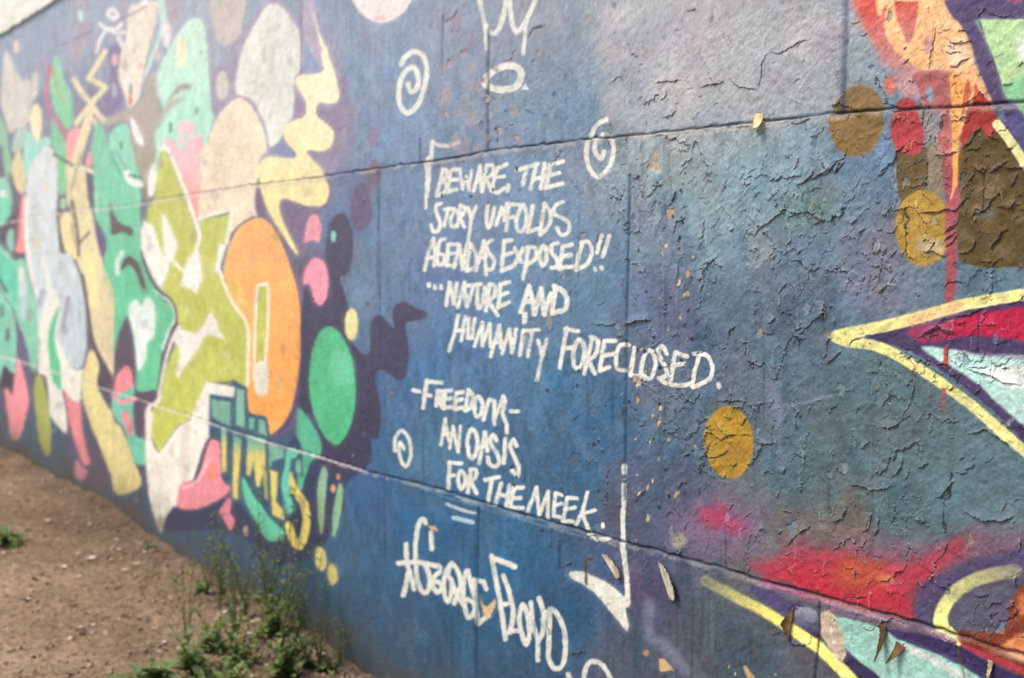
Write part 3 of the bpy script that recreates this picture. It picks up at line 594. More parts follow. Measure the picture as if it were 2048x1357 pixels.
blob('X', [(1370,1140),(1450,1080),(1640,1040),(1640,1260),(1450,1210)], (238,148,94), 14, 'rust'); ell('X', 1520,850,36,80, (206,116,66), soft=14)
stroke('X', [(-300,700),(0,790),(300,895),(620,965),(900,1040),(1060,1105)], 44, (130,97,126), 8)
stroke('X', [(-250,700),(0,775),(250,850)], 16, (190,80,120), 5, alpha=.8)
stroke('X', [(1120,1140),(1300,1215),(1640,1350)], 42, (194,62,84), 6, 'rust')
blob('W', [(1120,600),(1250,580),(1420,660),(1560,745),(1420,840),(1350,800)], (84,75,116), 10)
blob('X', [(-60,850),(250,935),(500,1000),(900,1070),(1100,1140),(1300,1250),(1640,1400),(1640,1500),(1000,1330),(560,1060),(400,1050),(0,960)], (62,50,92), 7, 'purple_b', name='painted_stripe', label='dark purple stripe below the lower joint')
blob('X', [(245,935),(560,1015),(660,1085),(900,1175),(1090,1262),(1250,1370),(1300,1480),(560,1400),(420,1255),(310,1150),(280,1080)], (164,206,191), 5, 'ribbon', name='painted_ribbon', label='mint ribbon with a white highlight')
stroke('X', [(700,1140),(900,1230),(1120,1350)], 44, (216,215,205), 8)
blob('X', [(300,1170),(420,1255),(580,1400),(330,1400),(270,1280)], (60,50,86), 6)
blob('W', [(1460,800),(1560,750),(1700,790),(1700,1040),(1600,970),(1440,870)], ((150,152,166),(66,58,92),1222,1270), 7)
stroke('W', [(730,520),(880,600),(1050,690),(1250,790),(1400,890),(1550,990),(1720,1110),(1990,1380)], 92, (228,213,120), 8, 'ycurve', name='painted_curve', label='yellow curve fading in below the lower joint', fade=(.3,2.2))
stroke('W', [(250,740),(250,1000),(400,1090),(560,1300)], 95, (126,126,146), 20, alpha=.75)
blob('W', [(330,1190),(380,1190),(470,1290),(340,1300)], (214,170,122), 3, sm=False); ell('W', 225,1140,28,24, (190,140,90), soft=4)
blob('W', [(1050,1250),(1080,1250),(1160,1357),(1100,1370)], (204,160,112), 3, sm=False)
# the mural goes on past the edges of the photograph
blob('R', [(1600,-400),(2400,-400),(2300,100),(1660,150),(1600,150)], (93,76,113), 5, 'purple_r')
blob('R', [(1610,150),(2200,140),(2150,880),(1660,955),(1610,930)], (190,219,162), 4, 'greenpanel', sm=False)
blob('R', [(1640,1000),(2150,920),(2250,1300),(1900,1500),(1640,1240)], (84,78,122), 8)
stroke('R', [(1640,1340),(1780,1540),(1960,1600)], 72, (236,229,162), 3, 'yline_r')
blob('S', [(1610,60),(1700,150),(1720,600),(1640,720),(1610,735)], BRZ, 3, 'bronze_big')
blob('U', [(1490,125),(2200,0),(2500,600),(2200,1500),(1490,1190)], (76,60,96), 4, 'star', sm=False)
blob('U', [(1490,195),(2200,80),(2300,420),(1490,420)], (188,36,72), 12, 'star_red', sm=False)
blob('U', [(1490,564),(2200,640),(2000,1300),(1490,1078)], (184,219,209), 8, 'star_mint', sm=False)
stroke('U', [(1490,82),(1900,10),(2300,-60)], 80, YL, 4, 'star_line'); stroke('U', [(1490,1252),(1800,1480),(2200,1800)], 72, YL, 4, 'star_line')
blob('X', [(1630,700),(1900,620),(2000,1200),(1630,1365)], (136,62,42), 10, 'rust', sm=False)
stroke('X', [(1620,1343),(2100,1530)], 42, (194,62,84), 6, 'rust')
blob('X', [(1620,1395),(2100,1580),(2100,1700),(1620,1500)], (62,50,92), 7, 'purple_b', sm=False)
blob('R', [(450,-22),(1005,-22),(950,-250),(800,-480),(620,-300)], PEA, 5, 'flame'); blob('R', [(290,-25),(450,-25),(540,-240),(420,-150)], (222,94,84), 16, alpha=.9)
blob('I', [(72,-20),(495,-10),(500,-120),(420,-240),(290,-270),(160,-240),(75,-120)], (250,228,226), 3, 'disc')
blob('B', [(480,-10),(725,-10),(715,-140),(650,-260),(560,-260),(490,-140)], (192,177,174), 4, 'egg_brown')
stroke('W', [(1985,1378),(2300,1800)], 92, (228,213,120), 8, 'ycurve')
# ------------------------------------------------------------------ white hand lettering
def word(key, z, w, strokes, label, name='painted_word', **k):
    w *= 1.11
    for s in strokes:
        cl = s[0] == 'o'
        stroke(z, s[1:] if cl else s, w, key=key, name=name, label=label, closed=cl, sm=cl or len(s) > 3, **k)
def curve(key, z, w, strokes, label, name, **k):
    w *= 1.08
    for s in strokes: stroke(z, s, w, key=key, name=name, label=label, **k)
O = 'o'
curve('bracket1','J',44,[[(262,85),(245,170),(240,265)],[(255,92),(340,125),(470,130),(568,88)]],'white corner bracket opening the message','painted_bracket')
stroke('J', [(215,300),(215,420),(212,600),(200,720),(188,880)], 90, key='bracket1', w2=36)
word('beware','J',42,[[(390,410),(370,520),(320,720)],[(390,415),(440,430),(425,520),(370,560)],[(370,560),(430,600),(410,690),(320,735)],
 [(595,415),(495,430),(470,540),(440,690)],[(480,545),(570,540)],[(440,690),(560,655)],
 [(768,680),(850,375)],[(850,375),(862,655)],[(800,570),(862,558)],[(930,370),(900,520),(872,690)],[(930,365),(1000,375),(1000,460),(920,540)],[(925,540),(985,670)],
 [(1175,355),(1060,400)],[(1060,400),(1020,520),(990,670)],[(1030,515),(1140,500)],[(990,680),(1060,700),(1150,640)],[(1190,610),(1178,680)]],'white word BEWARE with a full stop')
for s_ in ([(602,440),(628,655)],[(628,655),(680,500)],[(680,500),(712,668)],[(712,668),(742,425)]): stroke('J', s_, 34, key='beware')
word('the1','J',46,[[(1295,425),(1540,350)],[(1405,410),(1362,600)],[(1525,350),(1455,650)],[(1625,345),(1580,650)],[(1480,540),(1615,505)],[(1845,320),(1690,365)],[(1690,365),(1660,500),(1640,640)],[(1640,640),(1840,585)],[(1660,495),(1795,458)]],'white word THE on the first line')
word('story','J',42,[[(370,830),(315,850),(315,940),(360,1050),(345,1150),(280,1165),(255,1090)],[(410,900),(530,890)],[(455,900),(410,1100)],[O,(535,920),(490,1010),(500,1100),(560,1090),(590,1000),(560,910)],
 [(605,850),(600,1000),(570,1110)],[(610,850),(660,880),(640,960),(590,1000)],[(600,1000),(655,1110)],[(700,880),(740,1000)]],'white word STORY')
stroke('J', [(798,860),(740,1020),(692,1320)], 40, key='story', sm=False)
word('unfolds','J',44,[[(940,850),(920,1000),(945,1120),(990,1020),(1020,880)],[(1035,1090),(1110,880)],[(1110,880),(1140,1030)],[(1140,1030),(1170,830)],[(1190,830),(1175,1000),(1160,1150)],[(1170,838),(1320,842)],[(1180,1000),(1255,990)],
 [O,(1350,850),(1290,1000),(1290,1140),(1350,1160),(1400,1050),(1390,900)],[(1480,860),(1415,1170)],[(1415,1170),(1545,1130)],[(1620,830),(1590,1000),(1560,1190)],[(1620,830),(1690,940),(1680,1080),(1570,1205)],
 [(1840,810),(1760,850),(1730,950),(1850,1010),(1920,1080),(1890,1190),(1810,1200),(1772,1120)]],'white word UNFOLDS')
word('agendas','K',34,[[(142,390),(180,220),(230,85)],[(230,85),(245,220),(235,350)],[(160,280),(240,262)],[(335,90),(290,110),(270,220),(270,330),(325,330),(335,250),(290,240)],[(470,140),(375,145)],[(375,145),(360,350)],[(360,350),(440,350)],[(370,235),(450,225)],
 [(430,370),(480,150)],[(480,150),(510,380)],[(510,380),(550,150)],[(590,140),(550,395)],[(590,140),(645,250),(630,360),(550,405)],[(640,400),(720,110)],[(720,110),(740,435)],[(680,275),(740,265)],[(800,100),(745,140),(765,220),(820,290),(805,380),(770,390)]],'white word AGENDAS')
word('exposed','K',38,[[(990,100),(920,110)],[(920,110),(905,250),(895,400)],[(895,400),(1010,350)],[(905,255),(990,225)],[(1020,180),(1085,310)],[(1100,180),(1015,350)],[(1150,170),(1130,330),(1100,475)],[(1150,170),(1220,180),(1220,280),(1140,340)],
 [O,(1290,165),(1260,250),(1290,350),(1330,270),(1320,175)],[(1440,125),(1380,150),(1380,220),(1425,280),(1435,350),(1380,370)],[(1580,145),(1490,165)],[(1490,165),(1470,280),(1460,380)],[(1440,375),(1580,360)],[(1480,265),(1570,245)],
 [(1680,125),(1640,260),(1620,390)],[(1660,125),(1740,120),(1770,210),(1730,330),(1620,385)],[(1870,55),(1820,220)],[(1940,60),(1880,260)],[(1800,380),(1803,392)],[(1865,365),(1867,380)]],'white word EXPOSED with two exclamation marks')
word('dots','K',36,[[(185,530),(187,550)],[(243,550),(247,568)],[(304,550),(307,570)]],'three white dots before the word NATURE',name='painted_dots')
word('nature','K',36,[[(352,735),(390,515)],[(390,515),(430,720)],[(430,720),(460,520)],[(470,755),(530,520)],[(530,520),(552,750)],[(490,655),(550,640)],[(565,545),(690,530)],[(620,540),(590,650),(560,750)],[(660,560),(660,750),(700,740),(730,560)],
 [(770,540),(740,790)],[(770,530),(830,550),(820,650),(750,690)],[(760,690),(855,835)],[(970,512),(880,530)],[(880,530),(860,760)],[(860,755),(968,705)],[(870,645),(950,612)]],'white word NATURE')
word('and','K',44,[[(1080,800),(1160,550)],[(1160,550),(1200,700),(1212,820)],[(1110,710),(1205,690)],[(1215,825),(1280,575)],[(1280,575),(1310,825)],[(1310,825),(1372,625)],[(1420,560),(1380,810)],[(1400,550),(1490,600),(1530,700),(1500,780),(1380,815)],[(1120,820),(1118,900)]],'white word AND with a drip')
word('humanity','L',24,[[(130,40),(100,180),(62,290)],[(180,50),(150,220)],[(110,150),(170,140)],[(202,60),(196,195)],[(196,200),(226,198)],[(246,62),(228,195)],[(245,255),(300,90)],[(300,90),(300,255)],[(300,255),(352,100)],[(352,100),(360,262)],[(358,330),(420,110)],[(420,110),(432,270)],[(380,235),(440,225)],
 [(440,310),(490,140)],[(490,140),(510,300)],[(510,300),(537,140)],[(590,145),(565,322)],[(590,150),(700,140)],[(650,150),(620,325)],[(690,215),(720,310)],[(752,212),(715,350),(685,500)]],'white word HUMANITY')
word('foreclosed','L',28,[[(895,130),(870,270),(845,410)],[(885,138),(970,150)],[(870,275),(930,268)],[O,(980,210),(940,300),(950,405),(1000,390),(1020,270)],[(1070,200),(1040,350),(1015,450)],[(1060,192),(1112,220),(1100,310),(1040,360)],[(1045,360),(1092,450)],
 [(1240,220),(1160,220)],[(1160,220),(1140,330),(1125,430)],[(1125,430),(1192,405)],[(1150,325),(1220,312)],[(1330,250),(1270,250),(1240,330),(1250,415),(1310,430)],[(1372,270),(1340,460)],[(1340,460),(1440,470)],[O,(1480,280),(1425,370),(1430,470),(1490,480),(1520,370)],
 [(1600,310),(1570,258),(1540,310),(1590,400),(1600,460),(1545,485)],[(1550,485),(1600,520),(1700,535),(1762,520)],[(1740,330),(1660,300)],[(1660,300),(1640,400),(1625,505)],[(1650,395),(1720,380)],[(1832,310),(1795,430),(1780,540)],[(1790,310),(1880,320),(1920,400),(1900,490),(1790,545)],[(1962,525),(1967,545)]],'white word FORECLOSED with a full stop')
word('freedom','M',46,[[(350,252),(430,270)],[(520,135),(490,300),(470,465)],[(515,145),(695,160)],[(490,312),(565,320)],[(650,260),(630,440)],[(645,270),(700,265),(700,345),(650,375)],[(660,375),(720,480)],[(820,255),(740,262)],[(740,262),(720,470)],[(720,470),(820,460)],[(740,362),(810,352)],
 [(960,275),(880,285)],[(880,285),(860,490)],[(860,490),(960,465)],[(870,385),(950,365)],[(1030,250),(990,500)],[(1030,250),(1088,330),(1060,455),(990,505)],[O,(1150,330),(1105,430),(1120,570),(1185,540),(1205,410)],[(1212,615),(1285,370)],[(1285,370),(1350,385),(1350,670)],[(1350,600),(1465,330)],[(1465,330),(1485,400),(1450,530)],
 [(1450,530),(1500,680),(1500,775)],[(1550,510),(1640,515)]],'white word FREEDOM between two dashes')
word('an','M',36,[[(690,925),(740,605)],[(740,605),(790,890)],[(710,805),(785,785)],[(800,965),(838,700)],[(838,700),(898,1010)],[(902,1015),(930,695)]],'white word AN')
word('oasis','M',48,[[O,(1070,730),(1015,850),(1030,1045),(1080,1095),(1128,1000),(1135,830)],[(1155,1150),(1232,775)],[(1232,775),(1255,1000)],[(1185,960),(1250,930)],[(1368,870),(1330,805),(1295,890),(1370,1020),(1400,1140),(1355,1195),(1285,1170),(1262,1080)],[(1480,850),(1460,1150)],[(1618,940),(1580,865),(1540,950),(1600,1100),(1645,1220),(1628,1310),(1560,1240)]],'white word OASIS')
word('for','N',36,[[(145,25),(132,150),(125,280)],[(142,28),(250,36)],[(132,155),(182,152)],[O,(240,115),(220,200),(250,285),(290,220),(278,130)],[(342,105),(330,200),(312,320)],[(342,95),(398,102),(388,180),(335,210)],[(340,210),(400,328)]],'white word FOR')
word('the2','N',38,[[(482,198),(620,170)],[(550,190),(510,410)],[(640,232),(580,440)],[(720,252),(690,460)],[(612,335),(705,352)],[(850,272),(765,275)],[(765,275),(740,380),(732,470)],[(730,470),(850,470)],[(740,375),(828,372)]],'white word THE on the last line')
word('meek','N',34,[[(898,510),(985,272)],[(985,272),(1008,535)],[(1008,535),(1098,312)],[(1098,312),(1096,565)],[(1235,342),(1175,325)],[(1175,325),(1158,450),(1152,545)],[(1152,545),(1222,562)],[(1162,447),(1232,428)],[(1380,375),(1285,372)],[(1285,372),(1268,480),(1240,600)],[(1240,600),(1340,600)],[(1262,485),(1360,465)],
 [(1482,322),(1440,480),(1372,640)],[(1558,492),(1430,530)],[(1430,530),(1510,720)],[(1510,720),(1580,775),(1690,770)],[(1630,628),(1632,652)]],'white word MEEK with a full stop')
stroke('N', [(115,432),(290,500),(390,518)], 32, (214,216,212), key='dashes', name='painted_dashes', label='two short chalky dashes under the message', alpha=.85); stroke('N', [(180,565),(365,610)], 42, (172,198,208), key='dashes')
stroke('N', [(210,360),(330,410)], 18, (190,190,195), 4, alpha=.7)
stroke('N', [(1845,62),(1845,125)], 52, key='bracket2', name='painted_bracket', label='long white corner bracket closing the message')
stroke('N', [(1848,190),(1846,260)], 30, soft=5, alpha=.6); stroke('N', [(1840,250),(1840,400),(1830,600),(1835,890)], 46, key='bracket2')
stroke('P', [(1560,-20),(1580,200),(1600,400),(1600,580)], 52, key='bracket2')
blob('P', [(1010,280),(1130,270),(1280,330),(1420,400),(1560,520),(1620,560),(1625,620),(1580,650),(1612,800),(1600,885),(1540,820),(1400,640),(1280,500),(1130,390),(1040,350)], WHITE, 3, 'bracket2')
SG = 'white signature lettering at the foot of the wall, first part'
word('sign1','O',49,[[(180,390),(190,600),(230,720),(270,900)],[(200,720),(180,860),(152,965)],[(400,150),(375,105),(325,150),(292,350),(290,560),(310,800),(370,930),(430,915),(450,800),(430,700),(400,640)],[(462,260),(470,440)],
 [(560,700),(500,760),(482,860),(530,935),(580,890),(560,830),(500,810)],[O,(690,610),(620,720),(605,900),(650,1040),(690,950),(690,800),(650,720)],[(700,610),(770,700),(800,850),(770,930),(725,1060)],[(690,800),(740,930),(830,1080)],
 [(862,690),(835,800),(830,1000),(885,1220),(955,1150),(955,1060),(880,1015)],[(880,690),(940,950)],[(950,800),(960,1000),(995,1290)],[(950,795),(1060,815),(1090,895)],[(1000,1285),(1120,1190)]], SG, name='painted_signature')
stroke('O', [(95,605),(280,590),(400,610),(560,645)], 58, key='sign1')
SG2 = 'white signature lettering at the foot of the wall, second part'
word('sign2','P',46,[[(222,115),(250,280),(310,600),(340,800),(362,955)],[(340,315),(390,450),(430,600),(440,750),(402,890)],[(410,880),(500,870)],[O,(535,605),(502,750),(530,900),(570,1015),(608,900),(580,700)],[(622,590),(640,800),(690,980)],[(702,545),(750,700),(740,880),(695,980)],[(690,980),(690,1175)],
 [(812,690),(805,900),(803,1150),(860,1255),(940,1225),(972,1050),(950,850),(880,700),(810,655),(740,760)],[(310,610),(380,600)]], SG2, name='painted_signature')
stroke('P', [(225,135),(330,170),(455,222)], 56, key='sign2')
curve('sign3','P',46,[[(1000,1315),(1030,1420)],[(1150,1400),(1180,1245),(1240,1185),(1340,1220),(1420,1340),(1450,1420)]],'white loop cut by the bottom edge','painted_loop')
curve('crown','I',30,[[(953,15),(990,180),(1050,230),(1100,150),(1132,-30)],[(1152,-30),(1165,130),(1200,220),(1260,150),(1340,-30)]],'white scrawled crown outline','painted_crown')
stroke('I', [(985,180),(992,335)], 22, key='crown'); stroke('I', [(1265,160),(1255,250),(1245,360)], 26, key='crown')
stroke('I', [(980,560),(1020,500),(1120,452),(1205,462),(1228,520),(1190,590),(1100,612),(1015,592)], 46, key='ring', name='painted_ring', label='white oval ring under the crown', closed=True)
curve('spiral1','I',33,[[(415,440),(440,390),(500,352),(560,380),(590,470),(570,600),(520,720),(450,770),(400,700),(400,580),(440,490),(500,458),(530,520),(520,600),(480,625),(462,570)]],'white spiral left of the crown','painted_spiral')
curve('spiral2','I',30,[[(1800,812),(1730,850),(1690,950),(1672,1060),(1700,1160),(1760,1200),(1830,1130),(1860,1020),(1840,940),(1790,912),(1740,950),(1732,1030),(1770,1080),(1792,1030)]],'white spiral on the upper joint','painted_spiral')
curve('spiral3','M',42,[[(112,1000),(120,850),(190,752),(260,800),(308,930),(308,1080),(250,1195),(190,1120),(162,980),(180,895),(230,980)]],'small white spiral left of the word OASIS','painted_spiral')
blob('I', [(1225,610),(1255,570),(1278,610)], (222,238,246), 1.8, sm=False, rag=.2)

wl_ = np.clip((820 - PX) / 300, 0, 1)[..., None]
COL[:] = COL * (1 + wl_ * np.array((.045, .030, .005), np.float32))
# haze and overexposure put into the colour: lifted toward white, most at top left
haze_ = np.interp(PY, [-100, 0, 280, 560, 830, 1100, 1400], [.30, .28, .21, .135, .05, .03, .02]).astype(np.float32) * np.clip((1750 - PX) / 700, 0.12, 1)
COL[:] = (COL + (255 - COL) * (haze_ * 0.9)[..., None]) * (1 - 0.12 * haze_)[..., None]
for p in ([(953,20),(930,-60)],[(1132,-25),(1142,-160),(1152,-25)],[(1338,-25),(1370,-140)]): stroke('I', p, 32, key='crown', sm=False)
stroke('P', [(1450,1400),(1440,1560),(1300,1620),(1180,1560),(1150,1400)], 48, key='sign3')
# ------------------------------------------------------------------ joints, cracks, chips and brush relief
UPPER = [(-2000,500),(0,446),(144,421),(250,413),(338,397),(397,388),(515,371),(645,356),(680,349),(845,327),(930,314),(975,305),(1151,284),(1280,272),(1317,268),(1472,251),(1663,232),(1769,223),(1924,217),(2048,207),(6000,-100)]
LOWER = [(-2000,560),(0,713),(77,734),(129,750),(206,778),(268,796),(324,816),(383,834),(456,860),(537,886),(618,908),(733,945),(870,978),(973,1010),(1075,1039),(1178,1067),(1219,1078),(1290,1099),(1310,1103),(1450,1140),(1544,1171),(1600,1184),(1776,1233),(1863,1257),(1951,1285),(2048,1314),(6000,2600)]
def joint_v(tr):
    uu, vv = [], []
    for p in tr[1:-1]:
        a, b = wall_at(*p); uu.append(a); vv.append(b)
    return np.interp(u_all, uu, vv).astype(np.float32)
JU, JL = joint_v(UPPER), joint_v(LOWER)
rough = fbm(U / 0.03, Vv / 0.03, 3, 50)
# plaster / thick paint body
HGT += 0.0022 * fbm(U / 0.35, Vv / 0.30, 3, 51)
ridge = np.clip((PX - 500) / 900, 0.25, 1)
HGT += 0.0012 * ridge * fbm((U + Vv * 0.6) / 0.040, (Vv - U * 0.5) / 0.018, 4, 52)
HGT += 0.0006 * fbm(U / 0.010, Vv / 0.009, 3, 53)
# old paint broken into plates: irregular cells whose lower edges curl away from the wall
def h01(a, b, k):
    x = (a.astype(np.int64) * 73856093) ^ (b.astype(np.int64) * 19349663) ^ (k * 83492791)
    x = (x ^ (x >> 13)) * 1274126177 & 0x7fffffff
    return ((x ^ (x >> 9)) & 0xffff).astype(np.float32) / 65535.0
def bump2(x, y, cx, cy, rx, ry): return np.exp(-((x - cx) / rx) ** 2 - ((y - cy) / ry) ** 2)
DENS = np.zeros_like(HGT)
for cx, cy, rx, ry, a in ((1540,430,150,140,.75),(1850,380,230,170,.9),(1900,120,130,120,.6),(1780,850,330,220,.55),(1450,930,160,160,.4),(1340,700,90,330,.55),(1800,1130,300,110,.5),(1900,700,170,120,.6),(1560,640,160,90,.4),(1000,250,120,60,.35),(1000,900,300,200,.12),(1300,360,120,80,.35),(1900,1230,200,80,.6),(1450,150,230,130,.22),(1290,150,70,140,.3),(1000,480,300,250,.10),(1130,900,220,250,.16),(1050,1230,260,130,.12)):
    DENS += a * bump2(PX, PY, cx, cy, rx, ry)
DENS = np.clip(DENS * (0.75 + 0.9 * fbm(U / .10, Vv / .10, 3, 131)), 0, .8) * np.clip((PX - 820) / 300, 0, 1)
def plates(size, asp, lift, lam, wid, seed, dens, lost=.015):
    g_ = region(860, -60, 2110, 1420)
    u_, v_ = U[g_].astype(np.float64), Vv[g_].astype(np.float64)
    wu = (fbm(u_ / (size * .9), v_ / (size * .9), 3, seed + 1) * .38 + fbm(u_ / (size * .16), v_ / (size * .16), 3, seed + 2) * .15) * size
    wv = (fbm(u_ / (size * .9), v_ / (size * .9), 3, seed + 3) * .38 + fbm(u_ / (size * .16), v_ / (size * .16), 3, seed + 4) * .15) * size
    gx_, gy_ = (u_ + wu) / size, (v_ + wv) / (size * asp)
    ci, cj = np.floor(gx_).astype(np.int64), np.floor(gy_).astype(np.int64)
    f1 = np.full(u_.shape, 9.0, np.float32); f2 = f1.copy(); i1 = np.zeros(u_.shape, np.int64); i2 = i1.copy(); y1 = np.zeros(u_.shape, np.float32); y2 = y1.copy()
    for di in (-1, 0, 1):
        for dj in (-1, 0, 1):
            a, b = ci + di, cj + dj
            pxx = a + .1 + .8 * h01(a, b, seed); pyy = b + .1 + .8 * h01(a, b, seed + 7)
            d = np.hypot(gx_ - pxx, gy_ - pyy).astype(np.float32); k = (a + 5000) * 20011 + b + 5000
            n1 = d < f1; n2 = (~n1) & (d < f2)
            f2 = np.where(n1, f1, np.where(n2, d, f2)); i2 = np.where(n1, i1, np.where(n2, k, i2)); y2 = np.where(n1, y1, np.where(n2, pyy, y2))
            f1 = np.where(n1, d, f1); i1 = np.where(n1, k, i1); y1 = np.where(n1, pyy, y1)
    e = (f2 - f1) * .5 * size                       # metres to the break
    lo, hi = np.minimum(i1, i2), np.maximum(i1, i2)
    act = h01(lo, hi, seed + 3) < dens[g_]
    soft = np.clip((dens[g_] - h01(lo, hi, seed + 3)) / .12, 0, 1)
    top = (y1 > y2 - .15 + .3 * h01(lo, hi, seed + 5))          # this side is the upper plate
    amp = lift * (.4 + .9 * h01(lo, hi, seed + 9)) * act * soft
    HGT[g_] += np.where(top, amp * np.exp(-e / lam), -amp * .25 * np.exp(-e / (lam * .5)))
    gone = (h01(i1, i1, seed + 20) < dens[g_] * lost) * np.clip((e - .0006) / .0008, 0, 1)
    HGT[g_] -= .0012 * gone
    hc = h01(i1, i1, seed + 21)
    for c_, a_, b_ in (((112, 134, 154), 0, .3), ((84, 98, 112), .3, .55), ((150, 158, 162), .55, .78), ((100, 112, 118), .78, .93), ((186, 160, 130), .93, 1.01)):
        lay(g_, (gone * (hc >= a_) * (hc < b_) * .5).astype(np.float32), c_, None)
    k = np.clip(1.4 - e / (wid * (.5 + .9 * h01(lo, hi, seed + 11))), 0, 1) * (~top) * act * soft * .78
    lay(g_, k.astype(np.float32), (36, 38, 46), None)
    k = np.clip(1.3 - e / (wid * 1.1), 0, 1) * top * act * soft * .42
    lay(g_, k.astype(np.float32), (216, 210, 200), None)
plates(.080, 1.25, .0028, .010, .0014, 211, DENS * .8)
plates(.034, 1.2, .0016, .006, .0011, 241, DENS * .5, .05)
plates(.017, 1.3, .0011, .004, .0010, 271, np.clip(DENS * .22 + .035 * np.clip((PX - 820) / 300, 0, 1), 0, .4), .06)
near = np.clip((PX - 900) / 700, 0, 1)
HGT += near * (0.0009 * fbm((U + Vv * .4) / .030, (Vv - U * .3) / .020, 3, 151) + .0005 * fbm(U / .012, Vv / .010, 2, 152))
def joint(J, rec, lip, dirt):
    d = Vv - J[None, :] - 0.0030 * rough - 0.006 * np.clip(vnoise(U / 0.035, Vv / 0.2, 64) - .72, 0, 1) * 3
    left = np.clip((PX - 150) / 500, 0.25, 1)
    HGT[:] = np.where(d > 0, HGT - rec * np.exp(-d / 0.18) * left, HGT)
    HGT[:] += lip * np.exp(-np.clip(-d, 0, 9) / 0.015) * (d < 0) * left
    g = np.exp(-((d - 0.003) / 0.0035) ** 2) * np.clip(0.45 + 1.0 * vnoise(U / 0.06, Vv / 0.3, 63), 0, 1)
    HGT[:] -= 0.004 * g * left
    k = (g * dirt * left * (0.75 + 0.5 * vnoise(U / 0.05, Vv / 0.05, 60)))[..., None]
    COL[:] = COL * (1 - k) + np.array((40, 42, 48), np.float32) * k
    b = (np.exp(-((d + 0.006) / 0.005) ** 2) * 0.55 * np.clip(vnoise(U / 0.04, Vv / 0.02, 61) * 1.8 - 0.3, 0, 1))[..., None]  # chipped pale ledge, its catch of light painted in
    COL[:] = COL * (1 - b) + np.array((226, 208, 196), np.float32) * b
def pale_line(tr, x0, x1, off, al):  # lit ledge of the joint painted as a pale line
    xs = np.arange(x0, x1, 12); ys = np.interp(xs, [p[0] for p in tr], [p[1] for p in tr]) + off
    for i in range(len(xs) - 1):
        q = random.Random(i * 3 + x0); stroke('Z', [(xs[i], ys[i]), (xs[i + 1] + 1, ys[i + 1])], q.uniform(2.5, 5), (232, 216, 208), 3, alpha=al * q.uniform(.35, 1), sm=False)
joint(JU, 0.0045, 0.0035, 0.70)
joint(JL, 0.002, 0.0025, 0.75)
pale_line(LOWER, 0, 740, 0, .6); pale_line(UPPER, 0, 660, 3, .45); pale_line(LOWER, 870, 1250, 10, .25); pale_line(UPPER, 1280, 1700, 9, .35)

def groove(pts, w, depth, dark=0.5, soft=4, c=(45, 52, 66)):
    P = np.array(pts, float); m = w + 12
    reg = region(P[:, 0].min() - m, P[:, 1].min() - m, P[:, 0].max() + m, P[:, 1].max() + m)
    if reg is None: return
    best = np.full(PX[reg].shape, 1e9, np.float32)
    for i in range(len(P) - 1):
        d, _ = seg_dist(PX[reg], PY[reg], P[i], P[i + 1]); best = np.minimum(best, d)
    d = np.sqrt(best) + EN[reg] * 1.2
    g = np.exp(-(np.clip(d, 0, None) / (w * 0.5)) ** 2)
    HGT[reg] -= depth * g
    lay(reg, g * dark * (0.6 + 0.7 * vnoise(U[reg] / 0.04, Vv[reg] / 0.06, 62)).clip(0, 1.2), c, None)
groove([(1692,-30),(1690,60),(1686,150),(1682,228)], 13, .004, .62, c=(58,72,98))
groove([(978,60),(975,180),(973,306)], 6, .003, .55)
groove([(886,30),(884,150)], 5, .002, .4); groove([(604,-10),(602,150)], 4, .001, .35, c=(90,80,120))
groove([(838,280),(837,325)], 5, .002, .4)
groove([(1259,352),(1257,480),(1253,640),(1250,800),(1249,1000)], 6, .0025, .6, c=(28,62,86))
groove([(757,345),(757,480),(760,600),(762,720)], 5, .0015, .45, c=(40,66,100))
groove([(1158,430),(1156,560)], 4, .001, .3); groove([(820,520),(819,600)], 4, .001, .2)
groove([(957,1018),(955,1120),(953,1357)], 6, .0025, .6, c=(24,56,84)); groove([(1120,1085),(1118,1140)], 6, .002, .6, c=(24,50,74))
groove([(866,1030),(865,1090)], 4, .001, .3); groove([(1070,1250),(1068,1357)], 4, .001, .3, c=(24,56,84))
groove([(1640,1205),(1637,1280),(1628,1370)], 6, .002, .75, c=(40,42,54)); groove([(1914,1295),(1930,1357)], 5, .002, .8, c=(90,76,50))
groove([(1450,1050),(1452,1140)], 3.5, .001, .35, c=(70,40,70)); groove([(1968,338),(1967,425)], 4, .002, .6, c=(60,46,30)); groove([(1854,335),(1853,380)], 3.5, .001, .5, c=(70,54,36))
groove([(1957,630),(1956,705)], 4, .0015, .5); groove([(1829,735),(1826,800)], 3.5, .0015, .5); groove([(1991,535),(1992,575)], 3.5, .001, .4)
groove([(1955,20),(1962,60)], 4, .001, .4); groove([(1866,45),(1862,130)], 3, .001, .35, c=(150,100,70))

